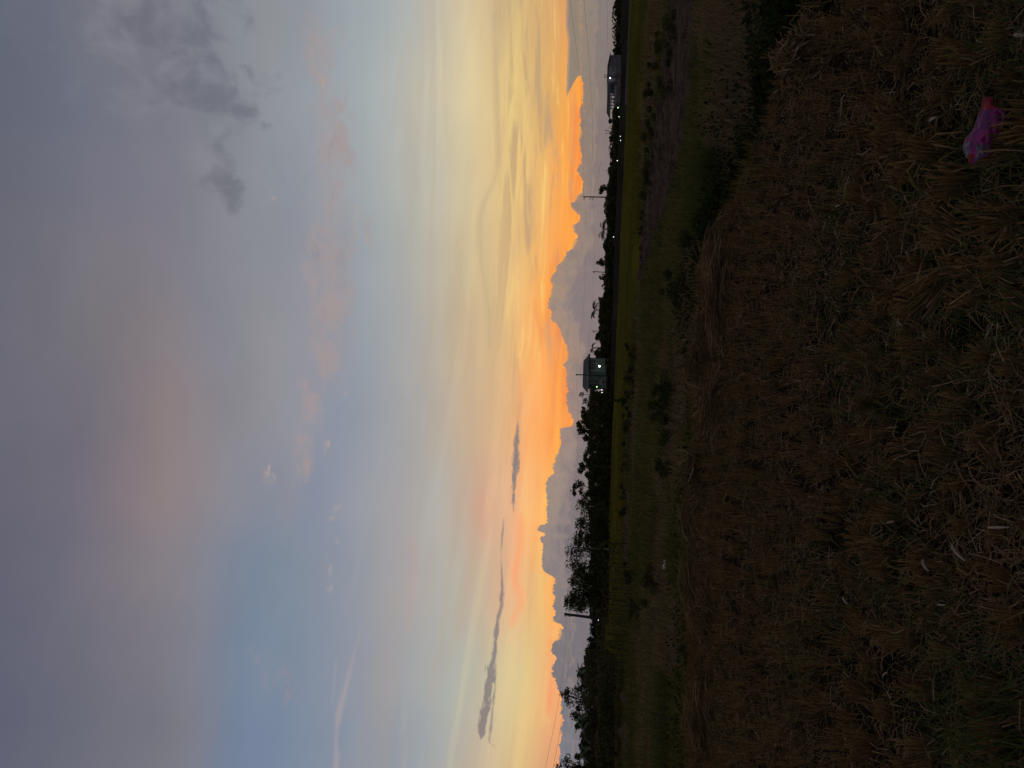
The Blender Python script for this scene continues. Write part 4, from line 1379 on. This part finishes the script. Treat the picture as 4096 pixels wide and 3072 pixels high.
def window(parent, x0, x1, z0, z1, yf, bars=2):
    fr_ = MB()
    t = 0.07
    fr_.box(x0 - t, x1 + t, yf - 0.05, yf + 0.02, z1, z1 + t); fr_.box(x0 - t, x1 + t, yf - 0.07, yf + 0.02, z0 - t, z0)
    fr_.box(x0 - t, x0, yf - 0.05, yf + 0.02, z0, z1); fr_.box(x1, x1 + t, yf - 0.05, yf + 0.02, z0, z1)
    w = fr_.build('window', TRIM, parent)
    MB().box(x0, x1, yf - 0.012, yf + 0.012, z0, z1).build('pane', GLASS, w)
    for k in range(bars):
        xx = x0 + (x1 - x0) * (k + 1) / (bars + 1)
        MB().box(xx - 0.02, xx + 0.02, yf - 0.04, yf - 0.014, z0, z1).build('bar', TRIM, w)
    return w


pxm = lambda D: D / F_PX                # metres per photo pixel at distance D
# green house in the middle
D = 142.0; k = pxm(D)
hz = lambda x, y=1490: at(x, y, D).z
hx = lambda y: at(2400, y, D).x - at(2400, 1490, D).x
H0 = thing('house', 'pale green house with grey hipped roof and a bright lamp, in the middle', 'house', (at(2400, 1490, D).x, D, 0.0))
ze, zt = hz(2352), hz(2330)
xl, xr, xm = hx(1556), hx(1432), hx(1492)
MB().box(xl, xr, 0.0, 7.0, -0.3, ze).build('wall', WALLG, H0)
MB().box(xl - 0.06, xm, -0.35, -0.003, -0.3, ze - 0.05).build('front_wall', WALLG, H0)
b = MB()
e0, e1, f0, f1 = xl - 0.75, xr + 0.45, -0.9, 7.6
rx0, rx1, ry = xl + 0.3, xr - 0.5, 3.4
P0, P1, P2, P3 = (e0, f0, ze), (e1, f0, ze), (e1, f1, ze), (e0, f1, ze)
T0, T1 = (rx0, ry, zt), (rx1, ry, zt)
b.poly([P0, P1, T1, T0]); b.poly([P1, P2, T1]); b.poly([P2, P3, T0, T1]); b.poly([P3, P0, T0])
b.poly([P3, P2, P1, P0])
rf = b.build('roof', ROOFG, H0)
MB().box(e0 - 0.02, e1 + 0.02, f0 - 0.05, f0 - 0.003, ze - 0.16, ze + 0.08).build('fascia', TRIM, rf)
MB().box(xm - 0.1, e1 + 0.25, -1.5, -0.36, hz(2354) - 0.22, hz(2350) - 0.1).build('canopy', ROOFG, H0)
window(H0, hx(1481), hx(1455), hz(2385), hz(2364), 0.0 - 0.002, 3)
window(H0, hx(1452), hx(1437), hz(2385), hz(2364), 0.0 - 0.002, 1)
window(H0, hx(1532), hx(1520), hz(2397), hz(2354), -0.352, 0)
MB().box(hx(1486), hx(1483), -1.45, -1.30, -0.3, hz(2354) - 0.22).build('post', TRIM, H0)
MB().box(hx(1442), hx(1440), -1.45, -1.30, -0.3, hz(2354) - 0.22).build('post', TRIM, H0)
# side porch with a small gable
px0, px1 = hx(1552), hx(1508)
pz0, pz1, pz2 = -0.3, hz(2412), hz(2396)
po = MB().box(px0, px1, -2.2, -0.353, pz0, pz1).build('porch', WALLW, H0)
b = MB()
xc = (px0 + px1) / 2
b.poly([(px0 - .15, -2.4, pz1), (xc, -2.4, pz2), (xc, -0.36, pz2), (px0 - .15, -0.36, pz1)]); b.poly([(xc, -2.4, pz2), (px1 + .15, -2.4, pz1), (px1 + .15, -0.36, pz1), (xc, -0.36, pz2)])
b.poly([(px0 - .15, -2.4, pz1), (px1 + .15, -2.4, pz1), (xc, -2.4, pz2)])
b.build('porch_roof', WALLW, H0)
window(H0, hx(1534), hx(1524), hz(2415) - 0.2, hz(2408) - 0.1, -2.202, 0)
lm = MB().ball((hx(1466), -1.2, hz(2397)), 0.12, 10, 6).build('lamp', LAMP_H, H0)
lm['label'] = 'bright white lamp under the canopy'
MB().ball((hx(1548), -2.55, hz(2390)), 0.10).build('lamp', LAMP_G, H0)

# grey shed and pavilion on the right
D = 150.0
bz = lambda x, y=270: at(x, y, D).z
bx_ = lambda y: at(2450, y, D).x - at(2450, 270, D).x
B0 = thing('shed', 'grey two tone shed with a sloped roof and small windows, on the right', 'shed', (at(2450, 270, D).x, D, 0.0))
zl = bz(2500)
x0, x1, xk = bx_(326), bx_(220), bx_(266)
t1, t2 = bz(2432), bz(2441)
b = MB()
b.poly([(x0, 0, zl), (xk, 0, zl), (xk, 0, t1), (x0, 0, t1)])
b.poly([(xk, 0, zl), (x1, 0, zl), (x1, 0, t2), (xk, 0, t1)])
b.poly([(x1, 0, zl), (x1, 6, zl), (x1, 6, t2), (x1, 0, t2)]); b.poly([(x0, 6, zl), (x0, 0, zl), (x0, 0, t1), (x0, 6, t1)])
b.poly([(x1, 6, zl), (x0, 6, zl), (x0, 6, t1), (xk, 6, t1), (x1, 6, t2)])
b.build('wall', WALLW, B0)
# ribbed metal cladding of the right half, each sheet by itself
ns = 6
for i in range(ns):
    a0 = xk + (x1 - xk) * i / ns; a1 = xk + (x1 - xk) * (i + 1) / ns - 0.03
    zt0 = t1 + (t2 - t1) * i / ns - 0.03; zt1 = t1 + (t2 - t1) * (i + 1) / ns - 0.03
    b = MB()
    q0, q1 = -0.05, -0.012
    b.poly([(a0, q0, zl), (a1, q0, zl), (a1, q0, zt1), (a0, q0, zt0)]); b.poly([(a1, q0, zl), (a1, q1, zl), (a1, q1, zt1), (a1, q0, zt1)]); b.poly([(a0, q1, zl), (a0, q0, zl), (a0, q0, zt0), (a0, q1, zt0)])
    b.build('cladding_sheet', SHEET, B0)
MB().box(x0 + 0.02, xk - 0.02, -0.06, -0.003, zl, bz(2462)).build('lower_wall', BLOCK, B0)
b = MB()
for (u0, v0, u1, v1) in ((x0 - 0.35, t1, xk, t1), (xk, t1, x1 + 0.25, t2)):
    b.poly([(u0, -0.4, v0 + 0.02), (u1, -0.4, v1 + 0.02), (u1, 6.4, v1 + 0.02), (u0, 6.4, v0 + 0.02)]); b.poly([(u0, -0.4, v0 + 0.12), (u0, 6.4, v0 + 0.12), (u1, 6.4, v1 + 0.12), (u1, -0.4, v1 + 0.12)])
    b.poly([(u0, -0.4, v0 + 0.02), (u0, -0.4, v0 + 0.12), (u1, -0.4, v1 + 0.12), (u1, -0.4, v1 + 0.02)])
b.build('roof', ROOFD, B0)
window(B0, bx_(275), bx_(266.5), bz(2458), bz(2448), -0.003, 1)
window(B0, bx_(286), bx_(278), bz(2458), bz(2448), -0.003, 1)
window(B0, bx_(312), bx_(305), bz(2459), bz(2450), -0.003, 0)
MB().ball((bx_(316), -0.5, bz(2442)), 0.11, 10, 6).build('lamp', LAMP_W, B0)

PV = thing('pavilion', 'open sided pavilion with a dark hipped roof on posts, on the right', 'pavilion', (at(2450, 390, D).x, D, 0.0))
pz = lambda x: at(x, 390, D).z
pxx = lambda y: at(2450, y, D).x - at(2450, 390, D).x
e0, e1, ze, zt = pxx(442), pxx(334), pz(2443), pz(2428)
b = MB()
P0, P1, P2, P3 = (e0, -0.5, ze), (e1, -0.5, ze), (e1, 5.5, ze), (e0, 5.5, ze)
T0, T1 = (pxx(432), 2.5, zt), (pxx(345), 2.5, zt)
b.poly([P0, P1, T1, T0]); b.poly([P1, P2, T1]); b.poly([P2, P3, T0, T1]); b.poly([P3, P0, T0]); b.poly([P3, P2, P1, P0])
b.build('roof', ROOFD, PV)
for i in range(8):
    xx = e0 + 0.4 + (e1 - e0 - 0.8) * i / 7
    MB().box(xx - 0.06, xx + 0.06, 0, 0.12, pz(2500), ze).build('post', POLE, PV)
MB().box(e0 + 0.3, e1 - 0.3, 0.02, 0.10, ze - 0.22, ze - 0.10).build('beam', POLE, PV)
MB().box(e0 + 0.3, e1 - 0.3, -0.06, -0.002, pz(2466), pz(2457)).build('parapet', WALLW, PV)
MB().box(e0 + 0.3, e1 - 0.3, 0.125, 0.3, pz(2500), pz(2459)).build('lower_wall', BLOCK, PV)

# perimeter wall built of panels, with a gate at its left end
WL = thing('perimeter_wall', 'low grey block wall in front of the shed and pavilion', 'wall', (at(2480, 350, 140).x, 140, 0.0))
wz = lambda x: at(x, 350, 140).z
wx = lambda y: at(2480, y, 140).x - at(2480, 350, 140).x
ys_ = [405, 385, 365, 345, 325, 305, 285, 262]
for y0, y1 in zip(ys_, ys_[1:]):
    MB().box(wx(y0) + 0.02, wx(y1) - 0.02, 0, 0.12, -0.6, wz(2468)).build('panel', BLOCK, WL)
    MB().box(wx(y0) - 0.09, wx(y0) + 0.018, -0.04, 0.16, -0.6, wz(2466)).build('post', BLOCK, WL)
GT = thing('gate', 'barred gate at the left end of the grey block wall', 'gate', (at(2480, 430, 140).x, 140, 0.0))
gx_ = lambda y: at(2480, y, 140).x - at(2480, 430, 140).x
for i in range(7):
    yy = 452 - i * 6
    MB().box(gx_(yy) - 0.03, gx_(yy) + 0.03, 0, 0.05, -0.6, wz(2473)).build('bar', POLE, GT)
MB().box(gx_(454), gx_(413), -0.03, -0.002, wz(2475), wz(2473.5)).build('rail', POLE, GT)
MB().box(gx_(454), gx_(413), -0.03, -0.002, wz(2492), wz(2490.5)).build('rail', POLE, GT)

# pale concrete canal edge in front of the buildings
b = MB()
L0, L1 = [], []
for y, x in [(-120, 2523), (0, 2517), (60, 2516), (150, 2512), (260, 2506), (330, 2502), (420, 2500)]:
    p_ = at(x, y, 108); q_ = p_ + Vector((0, 0.35, 0)); L0.append(p_); L1.append(q_)
for i in range(len(L0) - 1):
    b.poly([L0[i], L0[i + 1], L1[i + 1], L1[i]])
    b.poly([L0[i] - Vector((0, 0, .5)), L0[i + 1] - Vector((0, 0, .5)), L0[i + 1], L0[i]])
o = b.build('canal_edge', CONC); o['kind'] = 'structure'

# ------------------------------------------------------------------ poles, wires, lamps
def pole(label, x, y, D, rad, lean=0.0, arms=(), material=POLE, zb=None, name='power_pole'):
    top = at(x, y, D)
    zb = base_z(D) if zb is None else zb
    H = top.z - zb
    t = thing(name, label, 'pole', (top.x - lean, D, zb), 0, 'power poles')
    MB().tube([(0, 0, -0.4), (lean * 0.5, 0, H * 0.5), (lean, 0, H)], [rad * 1.15, rad, rad * 0.85], 8).build('shaft', material, t)
    for dz, w in arms:
        a = MB().box(lean - w, lean + w * 0.25, -0.05, 0.05, H - dz - 0.05, H - dz + 0.05).build('crossarm', material, t)
        MB().tube([(lean - w + 0.05, 0, H - dz + 0.05), (lean - w + 0.05, 0, H - dz + 0.28)], [0.05, 0.035], 6).build('insulator', TRIM, a)
    return t


pole('right hand pole of the pair in front of the grey shed', 2417, 300, 138, 0.075, 0.1)
pole('left hand pole of the pair in front of the grey shed', 2415, 308, 138, 0.075, 0.1)
pole('right hand pole of the leaning pair left of the pavilion', 2420, 519, 150, 0.07, 0.9)
pole('left hand pole of the leaning pair left of the pavilion', 2422, 532, 150, 0.06, 0.1)
pole('tall power pole with crossarms on the right half of the skyline', 2331, 787, 165, 0.13, 0.1, ((0.35, 0.55), (1.6, 0.7), (2.2, 0.7)))
pole('thin short pole right of the leafy shoots', 2419, 683, 160, 0.05, 0.0)
pole('short pole between the feathery shoots and the single thin shoot', 2370, 1086, 150, 0.08, 0.2, ((0.3, 0.3),))
pole('thin pole right of the house among the trees', 2366, 1324, 150, 0.07, 0.0, ((0.5, 0.35),))
pole('pole standing directly in front of the green house', 2303, 1498, 132, 0.10, 0.1, ((0.25, 0.2),), zb=-0.5)
pole('thick dark pole beside the broad spreading tree on the left', 2257, 2456, 98, 0.19, 0.35, ((0.25, 0.3), (0.8, 0.3)))
pole('thin grey stake before the broad spreading tree', 2318, 2190, 60, 0.04, 0.0, (), CONC, name='stake')


def wire(label, pts, rad=0.012):
    P = [at(x, y, D) for x, y, D in pts]
    fine = []
    for i in range(len(P) - 1):
        p0 = P[max(i - 1, 0)]; p1 = P[i]; p2 = P[i + 1]; p3 = P[min(i + 2, len(P) - 1)]
        for s in range(6):
            t = s / 6
            fine.append(0.5 * ((2 * p1) + (-p0 + p2) * t + (2 * p0 - 5 * p1 + 4 * p2 - p3) * t * t + (-p0 + 3 * p1 - 3 * p2 + p3) * t ** 3))
    fine.append(P[-1])
    o = MB().tube(fine, rad, 4).build('power_line', WIRE)
    return tag(o, label, 'wire', 'power lines')


wire('highest wire sweeping from the crossarm pole up to the right edge', [(2245, -250, 62), (2279, 0, 75), (2318, 300, 102), (2331, 520, 130), (2334, 787, 165)], 0.012)
wire('second wire from the crossarm pole to the right edge', [(2305, -250, 64), (2336, 0, 75), (2360, 300, 102), (2371, 520, 130), (2364, 787, 165)], 0.012)
wire('low wire over the shed running off to the right edge', [(2429, -60, 150), (2430, 150, 148), (2426, 250, 145), (2417, 300, 138)])
wire('lowest wire right of the shed', [(2446, -60, 150), (2449, 100, 149), (2446, 200, 147), (2430, 300, 139)])
wire('wire falling from the crossarm pole to the leaning pole pair', [(2373, 787, 165), (2397, 680, 160), (2414, 600, 155), (2421, 519, 150)])
wire('wire from the leaning pole pair to the pole pair at the shed', [(2421, 519, 150), (2432, 420, 146), (2425, 350, 142), (2416, 308, 138)])
wire('upper wire between the crossarm pole and the pole before the house', [(2341, 787, 165), (2343, 1000, 158), (2336, 1200, 148), (2318, 1400, 137), (2304, 1498, 132)])
wire('lower wire between the crossarm pole and the house', [(2373, 787, 165), (2377, 1000, 158), (2371, 1200, 150), (2352, 1400, 142), (2346, 1470, 141)])
wire('wire leaving the house pole to the left behind the trees', [(2304, 1498, 132), (2309, 1600, 131), (2311, 1720, 130), (2308, 1860, 128)])
wire('upper of the two wires rising from the thick pole to the left edge', [(2262, 2458, 98), (2262, 2560, 88), (2238, 2780, 70), (2181, 3072, 52), (2130, 3250, 44)], 0.010)
wire('lower of the two wires rising from the thick pole to the left edge', [(2276, 2458, 98), (2280, 2560, 88), (2262, 2780, 70), (2212, 3072, 52), (2165, 3250, 44)], 0.010)


def far_lamp(label, x, y, D, rad, material=LAMP_W, zb=None):
    c = at(x, y, D)
    zb = base_z(D) if zb is None else zb
    t = thing('outdoor_lamp', label, 'lamp', (c.x, D, zb), 0, 'small outdoor lamps')
    MB().tube([(0, 0.12, -0.3), (0, 0.12, c.z - zb + 0.1)], 0.035, 5).build('post', POLE, t)
    MB().ball((0, -0.05, c.z - zb), rad).build('bulb', material, t)
    return t


far_lamp('small white lamp left of the pavilion', 2476, 467, 126, 0.05)
far_lamp('green glowing lamp at the gate beside the pavilion', 2472, 431, 127, 0.08, LAMP_G)
far_lamp('right one of two tiny lamps below the flat topped tree', 2481, 546, 126, 0.05)
far_lamp('left one of two tiny lamps below the flat topped tree', 2482, 562, 126, 0.05)
far_lamp('brightest lamp below the dark trees on the right', 2469, 643, 126, 0.06)
far_lamp('white lamp under the drooping palm', 2454, 948, 127, 0.05)
far_lamp('upper lamp at the left foot of the house', 2407, 1559, 125, 0.05)
far_lamp('lower lamp at the left foot of the house', 2408, 1570, 125, 0.05)
far_lamp('white lamp just left of the thick pole', 2393.5, 2480, 96, 0.038)

# ------------------------------------------------------------------ litter
# pink plastic packet in the stubble near the viewer
def packet():
    c = gr(3950, 518, 0.125)
    PB = mat('pink_film', (0.27, 0.010, 0.135), (0.11, 0.004, 0.095), 22.0, 0.35, spec=0.5)
    PR = mat('red_film', (0.26, 0.004, 0.013), (0.18, 0.003, 0.014), 25.0, 0.4, spec=0.4)
    PWm = mat('clear_film', (0.13, 0.10, 0.14), (0.09, 0.05, 0.10), 30.0, 0.25, spec=0.5)
    t = thing('plastic_packet', 'crumpled pink plastic packet with red ends lying in the stubble', 'packet', (c.x, c.y, 0.125))
    # axes: s along the packet (towards the viewer's left), w across it; the packet leans on the stubble facing the viewer
    S_ = Vector((-1, 0.06, 0.06)).normalized()
    W_ = Vector((0.05, 0.62, 0.75)).normalized()
    N_ = S_.cross(W_)
    if N_.y > 0:
        N_ = -N_
    kk = 2.62 / 3050 * 1.3       # metres per photo pixel there
    y_c, x_c = 518, 3950
    # outline rows along the packet: (y px, x of upper edge, x of lower edge)
    rows = [(402, 3921, 3952), (420, 3920, 3956), (438, 3921, 3962), (452, 3919, 3985), (470, 3914, 3998), (490, 3911, 4002), (508, 3907, 3999), (525, 3898, 3990), (540, 3889, 3985), (555, 3880, 3972), (570, 3878, 3968), (585, 3884, 3964), (600, 3892, 3966), (612, 3899, 3960), (622, 3902, 3930), (632, 3903, 3918)]
    nw = 8
    r = np.random.default_rng(3)
    front, back = [], []
    for (yy, xa, xb) in rows:
        fr_, bk = [], []
        for j in range(nw + 1):
            u = j / nw
            xx = xa + (xb - xa) * u
            puff = 0.020 * math.sin(math.pi * u) * min(1, (yy - 400) / 60 + 0.05, (636 - yy) / 40)
            cr = 0.012 * float(vnoise(yy * 0.07, xx * 0.07, 1.0, 4)) + 0.009 * float(vnoise(yy * 0.16, xx * 0.16, 1.0, 6)) - 0.010
            p_ = S_ * ((yy - y_c) * kk) + W_ * (-(xx - x_c) * kk)
            fr_.append(p_ + N_ * (puff + cr)); bk.append(p_ - N_ * (puff * 0.6 + 0.002 - cr * 0.3))
        front.append(fr_); back.append(bk)

    def patch(sel, name, material, off=0.0):
        b = MB()
        for i in range(len(rows) - 1):
            for j in range(nw):
                if sel(i, j):
                    b.poly([q + N_ * off for q in (front[i][j], front[i][j + 1], front[i + 1][j + 1], front[i + 1][j])])
        me_o = b.build(name, material, t)
        return me_o
    red = lambda i, j: i < 3 or (i >= 12 and j < 3)
    clear = lambda i, j: (9 <= i < 13 and j < 2 and not red(i, j)) or (10 <= i < 14 and 4 <= j < 7)
    patch(lambda i, j: not red(i, j) and not clear(i, j), 'pouch', PB)
    patch(lambda i, j: i < 3, 'red_end', PR)
    patch(lambda i, j: i >= 12 and j < 3, 'red_end', PR)
    patch(clear, 'clear_window', PWm)
    b = MB()
    for i in range(len(rows) - 1):
        for j in range(nw):
            b.poly([back[i][j], back[i + 1][j], back[i + 1][j + 1], back[i][j + 1]])
    for i in range(len(rows) - 1):
        b.poly([front[i][0], front[i + 1][0], back[i + 1][0], back[i][0]]); b.poly([front[i][nw], back[i][nw], back[i + 1][nw], front[i + 1][nw]])
    b.build('back_film', PB, t)
    # pale welded seam along the upper edge
    b = MB()
    b.tube([front[i][0] + W_ * 0.001 for i in range(3, 14)], 0.0016, 4)
    b.build('seam', PWm, t)


packet()

# white scrap at the ditch
c = gr(2668, 2262, -0.38)
b = MB()
sx_ = [(-0.15, 0.008), (-0.11, 0.025), (-0.06, 0.015), (0.0, 0.035), (0.06, 0.06), (0.10, 0.05), (0.12, 0.01)]
for i in range(len(sx_) - 1):
    (a0, w0), (a1, w1) = sx_[i], sx_[i + 1]
    z0_, z1_ = 0.02 + 0.05 * (i % 2), 0.02 + 0.05 * ((i + 1) % 2)
    b.poly([(-a0, -0.03, z0_), (-a0, 0.02, z0_ + w0), (-a1, 0.02, z1_ + w1), (-a1, -0.03, z1_)])
    b.poly([(-a0, 0.025, z0_), (-a1, 0.025, z1_), (-a1, 0.025, z1_ + w1), (-a0, 0.025, z0_ + w0)])
o = b.build('paper_scrap', PAPER)
o.location = (c.x, c.y, c.z + 0.02)
tag(o, 'small white scrap of torn paper in the ditch on the left', 'litter')

# pale dry stalks and leaves that stand out of the straw near the viewer
LIT = mat('pale_stalk', (0.34, 0.27, 0.19), (0.24, 0.18, 0.12), 8.0, 0.7)
for i, (x, y, L, a, wd) in enumerate([(3560, 2090, 0.07, 0.4, .010), (3830, 2210, 0.10, -0.5, .010), (3700, 2260, 0.06, -0.8, .012), (3765, 2420, 0.05, 0.3, .008), (3470, 810, 0.06, 0.5, .012), (3370, 395, 0.06, 0.6, .010), (3350, 825, 0.04, 0.2, .018), (3730, 478, 0.05, 0.1, .018), (3960, 1330, 0.09, 1.3, .008), (3600, 1290, 0.06, -0.9, .010), (3540, 2700, 0.05, 1.0, .010), (3990, 2110, 0.12, 0.2, .010), (4080, 140, 0.08, -0.5, .012), (3380, 2400, 0.06, -0.6, .010)]):
    c = gr(x, y, 0.10)
    b = MB()
    d = Vector((math.cos(a + 1.57), math.sin(a + 1.57), 0.15)) * L
    s = Vector((-d.y, d.x, 0.3 * L)).normalized() * wd * 0.5
    u_ = Vector((0, 0, 0.004))
    pts_ = [(-d * 0.5, 0.5), (-d * 0.15 + u_ * 2, 1.0), (d * 0.2 + u_ * 2.5, 1.0), (d * 0.5, 0.3)]
    for (p0, w0), (p1, w1) in zip(pts_, pts_[1:]):
        b.poly([p0 - s * w0, p0 + s * w0, p1 + s * w1, p1 - s * w1])
        b.poly([p0 - s * w0 - u_, p1 - s * w1 - u_, p1 + s * w1 - u_, p0 + s * w0 - u_])
    o = b.build('dry_stalk', LIT)
    o.location = c
    tag(o, 'short pale broken stalk lying on top of the near straw', 'stalk', 'pale broken stalks on the straw')
